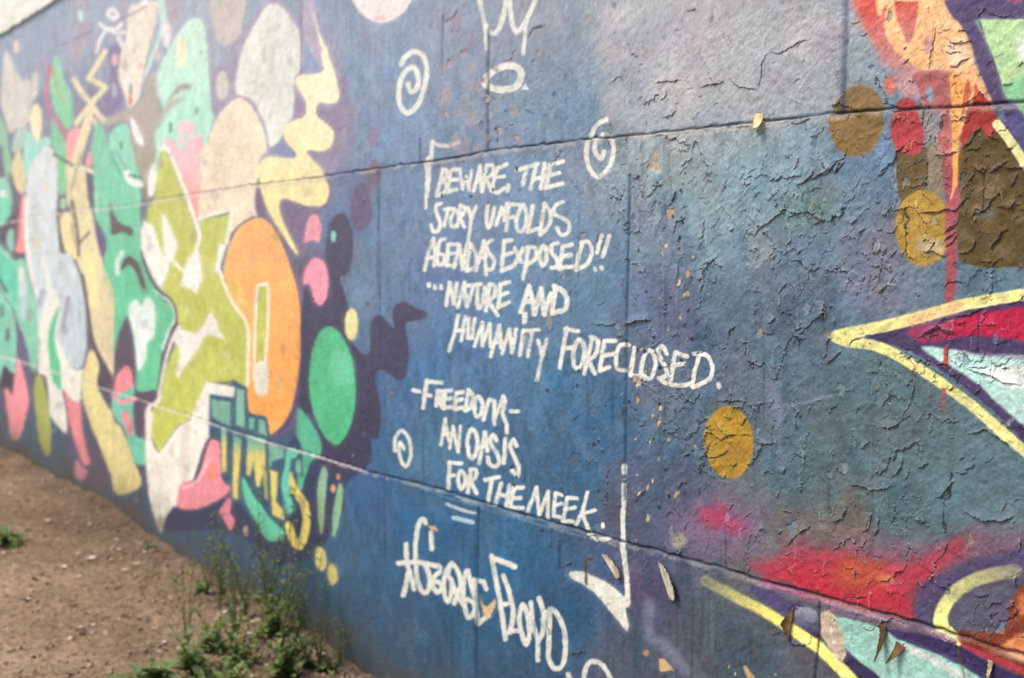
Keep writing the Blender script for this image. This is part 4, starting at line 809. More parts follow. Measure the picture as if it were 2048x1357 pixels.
def crack(z, pts, lift=.0035, up=1, dark=.85, lam=9.0, w=1.5, pale=0.6):
    """a break in the paint skin: the plate on one side curls outward, the other stays low"""
    P = cv(z, pts)
    # jagged
    rj = random.Random(int(P[0, 0] * 7 + P[0, 1])); Q = [P[0]]
    for a_, b_ in zip(P[:-1], P[1:]):
        nn = max(2, int(np.hypot(*(b_ - a_)) / 5))
        for t_ in range(1, nn + 1): Q.append(a_ + (b_ - a_) * t_ / nn + (np.array([rj.uniform(-1.9, 1.9), rj.uniform(-1.9, 1.9)]) if t_ < nn else 0))
    P = np.array(Q)
    m = lam * 2.5
    reg = region(P[:, 0].min() - m, P[:, 1].min() - m, P[:, 0].max() + m, P[:, 1].max() + m)
    if reg is None: return
    X, Y = PX[reg], PY[reg]
    best = np.full(X.shape, 1e9, np.float32); sg = np.zeros(X.shape, np.float32); en = np.zeros(X.shape, np.float32)
    n = len(P) - 1
    for i in range(n):
        a, b = P[i], P[i + 1]
        d, t = seg_dist(X, Y, a, b)
        cr = (b[0] - a[0]) * (Y - a[1]) - (b[1] - a[1]) * (X - a[0])
        q = d < best
        best = np.where(q, d, best); sg = np.where(q, np.sign(cr), sg)
        g = (i + t) / n; en = np.where(q, np.clip(np.minimum(g, 1 - g) * 5, 0, 1), en)
    d = np.sqrt(best) + np.abs(EN[reg]) * 0.9
    s = sg * up          # s < 0 : lifted side (above the line for left-to-right drawing)
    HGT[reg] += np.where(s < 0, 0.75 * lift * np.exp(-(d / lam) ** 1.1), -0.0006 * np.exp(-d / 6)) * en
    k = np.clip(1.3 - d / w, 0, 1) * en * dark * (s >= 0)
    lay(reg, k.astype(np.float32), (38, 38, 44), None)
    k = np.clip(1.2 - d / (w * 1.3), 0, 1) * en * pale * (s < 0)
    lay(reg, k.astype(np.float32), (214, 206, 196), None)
# traced cracks, drawn left to right with the loose plate above
CR = [('Q',[(830,590),(880,650),(920,680),(1000,685),(1070,690)]),('Q',[(620,690),(680,655),(800,640)]),('Q',[(260,650),(320,635),(480,625)]),('Q',[(1060,700),(1080,600),(1090,490),(1140,400)],.002),
 ('Q',[(1140,400),(1200,415),(1280,395),(1380,330),(1480,300)],.002),('Q',[(1330,970),(1400,955),(1490,920)]),('Q',[(1340,1330),(1370,1290),(1390,1220)]),('Q',[(1480,1200),(1500,1260),(1510,1357)]),('Q',[(1590,1357),(1640,1310),(1680,1260),(1740,1230),(1760,1150)]),('Q',[(1660,1357),(1710,1300),(1735,1240)]),
 ('Q',[(480,90),(540,80),(620,75)],.002),('Q',[(300,790),(340,760),(360,700)],.002),
 ('S',[(760,380),(850,370),(920,365),(980,345),(1060,355),(1110,290),(1170,235)],.005),('S',[(700,190),(760,160),(830,135)]),('S',[(1060,690),(1130,680),(1190,650),(1210,560)],.005),('S',[(1325,700),(1340,630),(1390,570),(1440,490)],.005),('S',[(1245,755),(1300,750),(1355,760)],.004),
 ('S',[(1370,330),(1420,330),(1490,330),(1530,280)],.005),('S',[(1540,345),(1590,355),(1650,330)]),('S',[(1190,370),(1240,375),(1265,350)],.004),('S',[(1300,75),(1350,50),(1400,10),(1480,-30)],.005),('S',[(1440,30),(1520,20),(1600,30)],.005),('S',[(1150,130),(1190,90),(1200,60)],.004),('S',[(1180,10),(1250,50),(1275,20)],.004),('S',[(1490,180),(1520,110),(1540,60)],.004),
 ('S',[(960,590),(1000,560),(1070,520)],.003),('S',[(970,640),(1040,580),(1070,545)],.003),('S',[(1000,520),(1040,480),(1075,440)],.003),('S',[(800,690),(880,665),(980,720)],.004),('S',[(930,1090),(945,1150),(920,1220)],.003),('S',[(770,1330),(850,1290),(915,1245),(970,1290),(1060,1325)],.005),('S',[(960,960),(1000,910),(1060,905),(1130,910)],.003),
 ('S',[(240,470),(270,440),(285,410)],.004),('S',[(300,530),(350,500)],.003),('S',[(440,85),(480,75),(515,40)],.004),('S',[(510,690),(520,640)],.003),('S',[(330,910),(350,860)],.003),('S',[(480,1000),(495,940)],.003),('S',[(20,1210),(40,1080)],.003),('S',[(70,1110),(100,1090)],.003),('S',[(430,800),(470,780)],.003),('S',[(0,75),(70,60),(80,0)],.004),('S',[(110,60),(170,-30)],.004),
 ('R',[(870,1210),(960,1205),(1080,1180)],.004),('R',[(1110,1150),(1170,1100),(1200,1030),(1250,985)],.005),('R',[(1120,1170),(1190,1160),(1260,1155)],.003),('R',[(1290,1050),(1340,1070),(1350,1010)],.004),('R',[(1230,1320),(1270,1340),(1290,1290)],.004),('R',[(1330,1330),(1400,1290),(1480,1300)],.004),('R',[(1440,1160),(1500,1150)],.003),
 ('R',[(970,290),(1010,330),(1060,340),(1110,310)],.003),('R',[(960,400),(1000,420),(1070,400)],.003),('R',[(1000,500),(1050,520),(1100,470),(1170,440)],.003),('R',[(1070,360),(1110,330),(1170,320)],.003),('R',[(1060,250),(1120,230),(1160,270)],.003),('R',[(820,600),(840,500),(850,420),(880,300),(890,180)],.0015),('R',[(680,620),(720,640)],.003),
 ('R',[(1200,150),(1260,80),(1290,60)],.003),('R',[(1290,70),(1320,110),(1400,130),(1500,120)],.002),('R',[(1400,660),(1450,655),(1480,640)],.003),('R',[(1520,520),(1560,480),(1580,500)],.002),('R',[(640,390),(660,360)],.002),
 ('T',[(1100,380),(1060,340),(1090,290),(1110,220)],.003,-1),('T',[(880,380),(900,340),(950,290),(970,210),(1030,150),(1040,80),(1060,0)],.005,-1),('T',[(1370,170),(1430,140),(1500,80),(1500,20)],.005),('T',[(1360,300),(1370,200),(1370,60)],.004,-1),('T',[(1460,130),(1560,70),(1640,40),(1680,-10)],.004),
 ('T',[(1050,560),(1070,500),(1110,480),(1180,430),(1260,360),(1300,330)],.004),('T',[(970,630),(980,530)],.004,-1),('T',[(970,530),(1050,550)],.003),('T',[(970,640),(1060,680)],.003),('T',[(860,520),(885,490)],.004),('T',[(1300,410),(1350,390),(1370,360)],.004),('T',[(1480,390),(1520,370)],.003),('T',[(1500,460),(1560,440)],.003),
 ('T',[(380,330),(420,260),(440,180)],.004),('T',[(410,560),(430,480),(440,440),(520,405)],.003),('T',[(20,1255),(90,1230),(140,1205),(240,1210)],.006),('T',[(1140,1230),(1180,1220),(1210,1180)],.005),('T',[(1220,1010),(1250,970),(1300,910)],.003),('T',[(1235,1110),(1240,1030)],.003),('T',[(1570,1210),(1590,1050)],.004),('T',[(830,1357),(850,1280),(910,1250)],.004),('T',[(1380,1320),(1420,1300),(1430,1260)],.003),('T',[(1170,800),(1200,800)],.004),('T',[(615,910),(650,830),(680,790)],.003),('T',[(730,920),(745,860)],.003),('T',[(640,910),(690,730)],.002),('T',[(440,900),(450,770)],.003),('T',[(1290,640),(1330,580)],.003),('T',[(600,590),(640,560),(655,420)],.003),('T',[(240,160),(290,165),(340,150)],.003),
 ('U',[(30,280),(45,140)],.003),('U',[(40,585),(100,530),(150,480)],.003),('U',[(410,1000),(470,1010),(520,990),(550,960)],.005),('U',[(470,860),(480,780),(540,800)],.003),('U',[(540,960),(610,840),(640,700),(640,590)],.002),('U',[(320,630),(400,630)],.003),('U',[(480,1357),(550,1280),(570,1180)],.003),('U',[(280,1150),(330,1100)],.004),('U',[(660,1280),(740,1250)],.004),('U',[(990,1050),(1060,1040),(1110,1015),(1180,1050),(1290,1130)],.005),('U',[(850,970),(950,960)],.003),('U',[(940,1220),(980,1200)],.003),('U',[(980,1290),(1060,1260)],.003),
 ('U',[(690,385),(740,360),(805,320),(860,340),(930,370)],.005),('U',[(920,250),(1000,240),(1120,190)],.004),('U',[(930,300),(990,280)],.003),('U',[(1120,310),(1200,305)],.003),('U',[(970,600),(1060,625),(1160,650),(1250,700),(1380,710)],.004),('U',[(1230,600),(1290,600)],.003),('U',[(1000,590),(1080,600),(1150,590)],.002),('U',[(200,460),(220,410),(290,395)],.002),('U',[(1060,900),(1110,930)],.002),('U',[(780,580),(870,570)],.003),('U',[(890,650),(960,630)],.003),('U',[(1040,770),(1090,740)],.003),
 ('V',[(700,380),(760,450),(820,495),(890,495)],.006),('V',[(910,490),(1000,505)],.002),('V',[(640,660),(720,660),(830,600)],.003),('V',[(820,710),(850,730),(880,700)],.003),('V',[(480,655),(530,630)],.004),('V',[(590,790),(630,710)],.004),('V',[(430,900),(470,850),(510,860)],.004),('V',[(130,970),(190,900)],.005),('V',[(1010,545),(1130,565),(1170,550)],.003),('V',[(1220,790),(1245,740)],.004),('V',[(1180,970),(1200,920)],.003),('V',[(820,1060),(850,1010)],.003),('V',[(1040,1210),(1090,1200)],.004),('V',[(1190,1240),(1220,1210)],.003),('V',[(1250,1340),(1320,1250),(1420,1190)],.003),('V',[(1210,1060),(1300,1075)],.003),('V',[(1300,630),(1400,670)],.003),('V',[(700,250),(800,230),(960,240)],.003),('V',[(920,420),(950,360)],.004),('V',[(780,830),(790,780)],.003),
 ('X',[(220,290),(290,270),(320,170)],.005),('X',[(0,365),(80,320)],.003),('X',[(420,370),(470,330),(490,220)],.004),('X',[(500,390),(535,340),(530,250)],.004),('X',[(800,290),(860,295)],.005),('X',[(330,40),(400,35),(480,70),(600,60),(640,30)],.004),('X',[(920,130),(960,120),(990,80),(1060,0)],.004),('X',[(1110,210),(1180,250),(1270,285),(1400,280),(1480,240)],.006),('X',[(1380,230),(1410,150)],.003),('X',[(1460,730),(1480,630),(1520,600)],.005,-1),('X',[(1280,890),(1320,840),(1380,850)],.003),('X',[(1210,810),(1300,780)],.003),('X',[(420,470),(450,410)],.003),('X',[(1490,510),(1510,400)],.003),('X',[(540,700),(600,690),(620,670)],.003),('X',[(350,800),(400,810),(460,790)],.003),('X',[(580,760),(640,780)],.003),('X',[(1410,890),(1460,860),(1500,910)],.004),
 ('I',[(700,140),(760,120),(800,60)],.003),('I',[(1120,420),(1170,390)],.003),('I',[(1280,260),(1310,190),(1400,170)],.003),('I',[(1140,850),(1180,840)],.002),('P',[(1010,1110),(1100,1100),(1180,1090)],.004),('P',[(960,210),(1040,180)],.004),('L',[(1060,100),(1200,110),(1270,85)],.003),('L',[(1300,100),(1400,85),(1490,70)],.003),('W',[(1290,990),(1380,960)],.003),('V',[(190,540),(230,560)],.004)]
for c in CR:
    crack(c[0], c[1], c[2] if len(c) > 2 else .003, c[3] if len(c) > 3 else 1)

# small breaks and chips scattered where the paint is old
rc = random.Random(11)
n = 0
while n < 170:
    x, y = rc.uniform(640, 2060), rc.uniform(-10, 1370)
    dens = 0.25 + 0.75 * min(1, max(0, (x - 900) / 700))
    if y < 250: dens *= 0.55
    if 1270 < x < 1420 and 300 < y < 1060: dens = 1.4
    if rc.random() > dens * 0.7: continue
    n += 1
    L = 4 + 22 * rc.random() ** 2.2; an = rc.choice([rc.gauss(95, 18), rc.gauss(-20, 20), rc.gauss(-55, 18)])
    dx, dy = math.cos(math.radians(an)) * L, math.sin(math.radians(an)) * L
    if dx < 0: dx, dy = -dx, -dy
    crack('Z', [(x, y), (x + dx * .5 + rc.uniform(-4, 4), y + dy * .5 + rc.uniform(-4, 4)), (x + dx, y + dy)], rc.uniform(.0006, .0022), 1, dark=rc.uniform(.2, .8), lam=rc.uniform(4, 10), w=rc.uniform(0.9, 1.5), pale=.4)
crack('W', [(1456,1055),(1520,1072),(1600,1078)], .004, 1, w=2.6)  # shadow under the lifted flap, painted as the dark of a break
crack('W', [(1505,742),(1540,752),(1590,745)], .002, -1)
stroke('P', [(1235,150),(1185,158),(1178,220),(1182,400)], 26, (84,66,48), 4, alpha=.85)
def chip(x, y, r, c, depth=.0015, seed=0, tall=1.4):
    q = random.Random(seed); pts = []; k = 10; a0 = q.uniform(0, 6); an = q.uniform(-.6, .6); st = q.uniform(.55, 1.0)
    for i in range(k):
        t = a0 + 2 * math.pi * i / k; rr = r * q.uniform(.45, 1.35)
        dx, dy = rr * st * math.cos(t), rr * tall * math.sin(t)
        pts.append((x + dx * math.cos(an) - dy * math.sin(an), y + dx * math.sin(an) + dy * math.cos(an)))
    if max(c) > 120: blob('Z', [(p[0] - 1.2, p[1] - 1.6) for p in pts], (52, 50, 54), 2.0, sm=False, rag=1.4, alpha=.8)  # chip edge shadow painted as a dark copy shifted up and left
    blob('Z', pts, c, 2.0, sm=False, rag=1.6)
BEI = [(206,178,146),(190,162,130),(222,200,172),(176,154,130)]
i = 0
for z, L in (('T',[(225,25,20),(395,375,36),(355,630,16),(455,640,18),(575,715,14),(525,845,18),(465,915,18),(530,1000,32),(500,1010,26),(330,700,16)]),
             ('V',[(140,95,30),(130,235,14),(240,350,16),(290,395,24),(228,550,15),(565,575,14),(245,830,16),(205,885,20),(150,930,18),(420,945,26),(210,1115,18),(110,70,24)]),
             ('Q',[(1085,920,30),(230,1300,20)]),('L',[(1410,500,24),(1400,625,16)]),('K',[(1765,235,16),(1490,460,18)])):
    for x, y, r in L:
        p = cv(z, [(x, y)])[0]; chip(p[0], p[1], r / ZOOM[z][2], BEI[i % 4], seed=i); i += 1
for x0, y0, x1, y1, cnt, cl in ((1270,330,1420,1050,14,'b'),(1270,330,1420,1050,60,'d'),(1000,640,1300,1080,30,'d'),(880,60,1080,300,26,'p'),(700,700,800,960,5,'b'),(850,250,1060,420,24,'d'),(1450,1300,1560,1357,3,'b')):
    for k in range(cnt):
        q = random.Random(x0 * 7 + k * 13 + cnt); x, y = q.uniform(x0, x1), q.uniform(y0, y1)
        c = {'b': BEI[k % 4], 'd': (44, 50, 62), 'p': (178, 160, 166)}[cl]
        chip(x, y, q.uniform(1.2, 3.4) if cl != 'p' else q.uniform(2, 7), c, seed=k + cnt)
# bare patches: exposed beige plaster
blob('X', [(140,905),(200,890),(240,930),(260,1000),(300,1080),(315,1200),(290,1255),(250,1210),(190,1150),(140,1050)], (205,182,160), 3, 'bare', name='bare_patch', label='bare beige plaster where the paint fell off', sm=False, rag=2)
for x,y,rx,ry in ((215,1040,14,40),(230,1110,16,16),(250,1210,18,22)): ell('X', x,y,rx,ry, (234,222,208), soft=5)
blob('O', [(1025,985),(1060,1080),(1100,1100),(1190,1000),(1205,1050),(1150,1180),(1095,1240),(1050,1150)], (219,184,144), 2, 'heartchip', name='bare_patch', label='heart-shaped bare plaster chip in the signature', sm=False)
blob('O', [(425,180),(510,185),(555,245),(450,225)], (214,168,126), 2, sm=False)
# old scabs of grey-pink under the crown
for k in range(40):
    q = random.Random(77 + k); x = q.gauss(925, 28); y = q.uniform(40, 300)
    ell('Z', x, y, q.uniform(3, 14), q.uniform(4, 18), q.choice([(166,150,160),(140,134,150),(178,164,168)]), soft=6, alpha=.5)
for k in range(60):
    q = random.Random(177 + k); x, y = q.uniform(880, 1090), q.uniform(190, 310)
    ell('Z', x, y, q.uniform(2, 10), q.uniform(2, 10), q.choice([(150,152,152),(126,136,146),(160,156,158)]), soft=4, alpha=.6)
# overall grain
COL *= (1 + 0.09 * fbm(U / 0.005, Vv / 0.005, 2, 70) + 0.06 * fbm(U / 0.018, Vv / 0.018, 3, 72) + 0.05 * fbm(U / 0.05, Vv / 0.05, 3, 71))[..., None]
# top of the mural: whitewashed course above a weathered edge
# soil splashed up the foot of the wall
fz = np.interp(u_all, *[list(t) for t in zip(*[wall_at(*p) for p in [(0,902),(110,964),(220,1024),(282,1076),(366,1132),(439,1186),(549,1250),(623,1292),(714,1352)]])])
dz = Vv - fz[None, :] - .03 + 0.09 * fbm(U / 0.14, Vv / 0.09, 4, 81)
k = (np.exp(-np.clip(dz, 0, 9) / 0.13) * 0.95)[..., None].astype(np.float32)
COL = COL * (1 - k) + np.array((88, 74, 58), np.float32) * k
VT = float(np.mean([wall_at(0, 74)[1], wall_at(118, 2)[1]]))
dt = Vv - VT + 0.012 * rough
k = np.clip(dt / 0.012, 0, 1)[..., None]
wc = np.array((238, 233, 222), np.float32) * (1 + 0.10 * fbm(U / 0.25, Vv / 0.05, 4, 80))[..., None]
COL = COL * (1 - k) + wc * k
k = (np.exp(-((dt + 0.012) / 0.016) ** 2) * .6)[..., None]
COL = COL * (1 - k) + np.array((112, 134, 142), np.float32) * k
PID[dt > 0.004] = part('band', 'whitewashed_course', 'whitewashed upper course above the mural')
HGT += np.where(dt > 0, 0.012, 0) * np.clip(dt / 0.006, 0, 1)
# ------------------------------------------------------------------ materials
def new_mat(name):
    m = bpy.data.materials.new(name); m.use_nodes = True
    return m, m.node_tree.nodes, m.node_tree.links, m.node_tree.nodes["Principled BSDF"]
def paint_material():
    m, n, l, p = new_mat("mural_paint")
    at = n.new("ShaderNodeAttribute"); at.attribute_name = "paint"
    tc = n.new("ShaderNodeTexCoord")
    n1 = n.new("ShaderNodeTexNoise"); n1.inputs["Scale"].default_value = 260; n1.inputs["Detail"].default_value = 4
    l.new(tc.outputs["Object"], n1.inputs["Vector"])
    mr = n.new("ShaderNodeMapRange"); mr.inputs[1].default_value = .3; mr.inputs[2].default_value = .7; mr.inputs[3].default_value = .90; mr.inputs[4].default_value = 1.09
    l.new(n1.outputs["Fac"], mr.inputs[0])
    mx = n.new("ShaderNodeMix"); mx.data_type = 'RGBA'; mx.blend_type = 'MULTIPLY'; mx.inputs[0].default_value = 1.0
    l.new(at.outputs["Color"], mx.inputs[6]); l.new(mr.outputs[0], mx.inputs[7])
    l.new(mx.outputs[2], p.inputs["Base Color"])
    p.inputs["Roughness"].default_value = .62
    p.inputs["Specular IOR Level"].default_value = .15
    n2 = n.new("ShaderNodeTexNoise"); n2.inputs["Scale"].default_value = 210; n2.inputs["Detail"].default_value = 5
    l.new(tc.outputs["Object"], n2.inputs["Vector"])
    b = n.new("ShaderNodeBump"); b.inputs["Strength"].default_value = .2; b.inputs["Distance"].default_value = .002
    l.new(n2.outputs["Fac"], b.inputs["Height"]); l.new(b.outputs[0], p.inputs["Normal"])
    return m
PAINT = paint_material()
def plain(name, c, rough=.8, var=.15, scale=60, bump=.2):
    m, n, l, p = new_mat(name)
    tc = n.new("ShaderNodeTexCoord"); ns = n.new("ShaderNodeTexNoise"); ns.inputs["Scale"].default_value = scale; ns.inputs["Detail"].default_value = 4
    l.new(tc.outputs["Object"], ns.inputs["Vector"])
    rp = n.new("ShaderNodeValToRGB"); rp.color_ramp.elements[0].position = .3; rp.color_ramp.elements[1].position = .7
    rp.color_ramp.elements[0].color = (*[x * (1 - var) for x in c], 1); rp.color_ramp.elements[1].color = (*[min(1, x * (1 + var)) for x in c], 1)
    l.new(ns.outputs["Fac"], rp.inputs[0]); l.new(rp.outputs[0], p.inputs["Base Color"])
    p.inputs["Roughness"].default_value = rough; p.inputs["Specular IOR Level"].default_value = .25
    b = n.new("ShaderNodeBump"); b.inputs["Strength"].default_value = bump; b.inputs["Distance"].default_value = .002
    l.new(ns.outputs["Fac"], b.inputs["Height"]); l.new(b.outputs[0], p.inputs["Normal"])
    return m
def lin(c):
    c = np.clip(np.asarray(c, np.float64), 0, 255) / 255.0
    return np.where(c <= .04045, c / 12.92, ((c + .055) / 1.055) ** 2.4)

# ------------------------------------------------------------------ wall: one skin of paint shared out among its parts
wall = bpy.data.objects.new("mural_wall", None); col.objects.link(wall)
wall["label"] = "long concrete wall covered in a peeling blue graffiti mural"; wall["category"] = "wall"
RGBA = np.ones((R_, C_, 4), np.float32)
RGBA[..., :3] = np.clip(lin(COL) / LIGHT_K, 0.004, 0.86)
du = np.gradient(u_all); dv = np.gradient(v_all)
gu = np.gradient(HGT, axis=1) / du[None, :]; gv = np.gradient(HGT, axis=0) / dv[:, None]
NRM = np.stack([gu, np.full_like(gu, -1.0), gv], -1).astype(np.float32)     # surface y = -HGT, facing -Y: n = (-dh/du.., )
NRM[..., 0] *= -1; NRM[..., 2] *= -1
NRM /= np.linalg.norm(NRM, axis=-1, keepdims=True)
VID = np.arange(R_ * C_).reshape(R_, C_)
POS = np.stack([U, -HGT, Vv], -1).reshape(-1, 3).astype(np.float32)
QUADS = np.stack([VID[:-1, :-1], VID[:-1, 1:], VID[1:, 1:], VID[1:, :-1]], -1).reshape(-1, 4)
QP = PID[:-1, :-1].reshape(-1)
def skin_mesh(name, quads):
    used, inv = np.unique(quads.reshape(-1), return_inverse=True)
    me = bpy.data.meshes.new(name)
    me.vertices.add(len(used)); me.vertices.foreach_set("co", POS[used].reshape(-1))
    nf = len(quads)
    me.loops.add(nf * 4); me.loops.foreach_set("vertex_index", inv.astype(np.int32).reshape(-1))
    me.polygons.add(nf); me.polygons.foreach_set("loop_start", np.arange(0, nf * 4, 4, dtype=np.int32))
    me.update(calc_edges=True)
    me.polygons.foreach_set("use_smooth", np.ones(nf, bool))
    at = me.color_attributes.new("paint", 'FLOAT_COLOR', 'POINT')
    at.data.foreach_set("color", RGBA.reshape(-1, 4)[used].reshape(-1))
    me.normals_split_custom_set_from_vertices(NRM.reshape(-1, 3)[used])
    me.materials.append(PAINT)
    return me
for pid in np.unique(QP):
    nm, lb = ("wall_face", None) if pid == 0 else PARTS[int(pid)]
    q = QUADS[QP == pid]
    if len(q) < 6: continue
    o = bpy.data.objects.new(nm, skin_mesh(nm, q)); col.objects.link(o); o.parent = wall
    if lb: o["label"] = lb
def mesh_obj(name, verts, faces, mat, parent=None, smooth_=True):
    me = bpy.data.meshes.new(name); me.from_pydata([tuple(map(float, v)) for v in verts], [], faces); me.update()
    if smooth_:
        me.polygons.foreach_set("use_smooth", [True] * len(me.polygons))
    me.materials.append(mat)
    o = bpy.data.objects.new(name, me); col.objects.link(o)
    if parent: o.parent = parent
    return o
concrete = plain("bare_concrete", (.36, .34, .31), .9, .2, 12)
x0, x1, y0, y1, z0, z1 = -30, 4.0, 0.03, 0.32, -.3, float(v_all[-1])
V8 = [(x0,y0,z0),(x1,y0,z0),(x1,y1,z0),(x0,y1,z0),(x0,y0,z1),(x1,y0,z1),(x1,y1,z1),(x0,y1,z1)]
mesh_obj("wall_core", V8, [(0,3,2,1),(0,1,5,4),(1,2,6,5),(2,3,7,6),(3,0,4,7),(4,5,6,7)], concrete, wall, False)
V8 = [(a, b, c) for c in (z1 + .003, z1 + .07) for a, b in ((x0 - .02, -.04), (x1 + .02, -.04), (x1 + .02, y1 + .04), (x0 - .02, y1 + .04))]
mesh_obj("coping", V8, [(0,3,2,1),(0,1,5,4),(1,2,6,5),(2,3,7,6),(3,0,4,7),(4,5,6,7)], concrete, wall, False)
# end caps between skin and core
for xe, nm in ((x0, 'end_face'), (x1, 'end_face')):
    mesh_obj(nm, [(xe, -.02, z0 + .05), (xe, y0 - .001, z0 + .05), (xe, y0 - .001, z1), (xe, -.02, z1)], [(0,1,2,3)], concrete, wall, False)

# ------------------------------------------------------------------ curled flakes of paint
flake_front = {}
def flake(z, hinge, tip, width, curl, cf, label=None, seed=0, tri=False):
    """a curled scale of paint: hinged along the line hinge[0]-hinge[1] on the wall, its free tip bent outward"""
    h = [wall_at(*p) for p in cv(z, hinge)]; t = wall_at(*cv(z, [tip])[0])
    q = random.Random(seed)
    curl = curl * .8
    a, b = Vector((h[0][0], 0, h[0][1])), Vector((h[1][0], 0, h[1][1])); tp = Vector((t[0], 0, t[1]))
    NU, NV = 22, 22
    mid = (a + b) / 2; L = (tp - mid)
    ln = L.length; vs = []
    base = -0.003 - 0.001
    for j in range(NV + 1):
        s = j / NV
        ang = curl * s
        # arc: distance along wall and out of the wall
        k = curl if abs(curl) > .05 else .05
        al = ln * 1.25 * math.sin(ang) / k; out = ln * 1.25 * (1 - math.cos(ang)) / k
        wd = (1 - s) ** .85 * .97 + .03 if tri else math.sqrt(max(0.0, 1 - (s * .985) ** 2.2))
        for i in range(NU + 1):
            r = i / NU - .5
            p = mid + (b - a) * r * wd * width + L.normalized() * al
            jit = q.uniform(-1, 1) * (.0022 if i in (0, 1, NU - 1, NU) or j >= NV - 1 else .0002)
            vs.append((p.x + jit, base - out - .002 * (r * 2) ** 2 * s, p.z + jit))
    fs = [(j * (NU + 1) + i, j * (NU + 1) + i + 1, (j + 1) * (NU + 1) + i + 1, (j + 1) * (NU + 1) + i) for j in range(NV) for i in range(NU)]
    if cf not in flake_front:
        flake_front[cf] = plain("flake_paint", tuple(lin(cf) / LIGHT_K), .75, .4, 45)
    o = mesh_obj("paint_flake", vs, fs, flake_front[cf], wall)
    md = o.modifiers.new("thickness", 'SOLIDIFY'); md.thickness = .0011; md.offset = 0
    if label: o["label"] = label
flake('W', [(1502,740),(1456,1050)], (1426,885), 1.0, .9, (116,88,54), 'brown curled flake over the yellow curve', 1, True)
flake('W', [(330,350),(440,690)], (470,555), .95, .55, (196,186,158), 'cream curled flake right of the white bracket', 2)
flake('P', [(1345,85),(1505,355)], (1510,225), .9, .55, (226,204,176), 'cream curled flake beside the bracket line', 3)
flake('Q', [(1050,885),(1120,880)], (1095,990), 1.0, 1.0, (222,190,146), 'tan flake hanging on the upper joint', 4)
flake('X', [(555,985),(605,1000)], (572,1190), 1.0, .7, (92,66,40), 'narrow brown curl in the mint ribbon', 5, True)
flake('X', [(660,1095),(740,1150)], (650,1225), .8, .9, (112,84,54), 'second brown curl in the mint ribbon', 6, True)
flake('X', [(1295,1225),(1330,1240)], (1310,1345), 1.0, .6, (196,178,128), 'pale curl near the bottom right corner', 7, True)
# ------------------------------------------------------------------ ground
CT = [(0,902),(110,964),(220,1024),(282,1076),(366,1132),(439,1186),(549,1250),(623,1292),(714,1352)]
cu, cvv = zip(*[wall_at(*p) for p in CT])
def contact(u): return np.interp(u, cu, cvv)
gx = np.concatenate([np.linspace(-60, -14, 30), np.arange(-13.8, -8, .06), np.arange(-8, -2, .022), np.arange(-2, 4, .06), np.linspace(4.2, 40, 24)])
gy = np.concatenate([[.02, 0.0], -np.arange(.02, 1.6, .02), -np.arange(1.6, 4, .06), -np.linspace(4.1, 60, 30)])
GX, GY = np.meshgrid(gx, gy)
def ground_z(x, y):
    x = np.asarray(x, float); y = np.asarray(y, float); d = np.clip(-y, 0, None)
    z = contact(x) * np.exp(-(d / 1.6) ** 2)
    near = np.clip(1 - d / 8, 0, 1)
    z = z + near * (0.020 * fbm(x / .7, y / .7, 3, 90) + 0.010 * fbm(x / .12, y / .12, 3, 91) + .006 * fbm(x / .035, y / .035, 2, 92))
    return z + .03 * np.exp(-d / .10) + np.exp(-d / .25) * (.030 * fbm(x / .16, y / .16, 4, 95) + .012)
GZ = ground_z(GX, GY)
nr, nc = GX.shape
idx = np.arange(nr * nc).reshape(nr, nc)
q = np.stack([idx[:-1, :-1], idx[1:, :-1], idx[1:, 1:], idx[:-1, 1:]], -1).reshape(-1, 4)
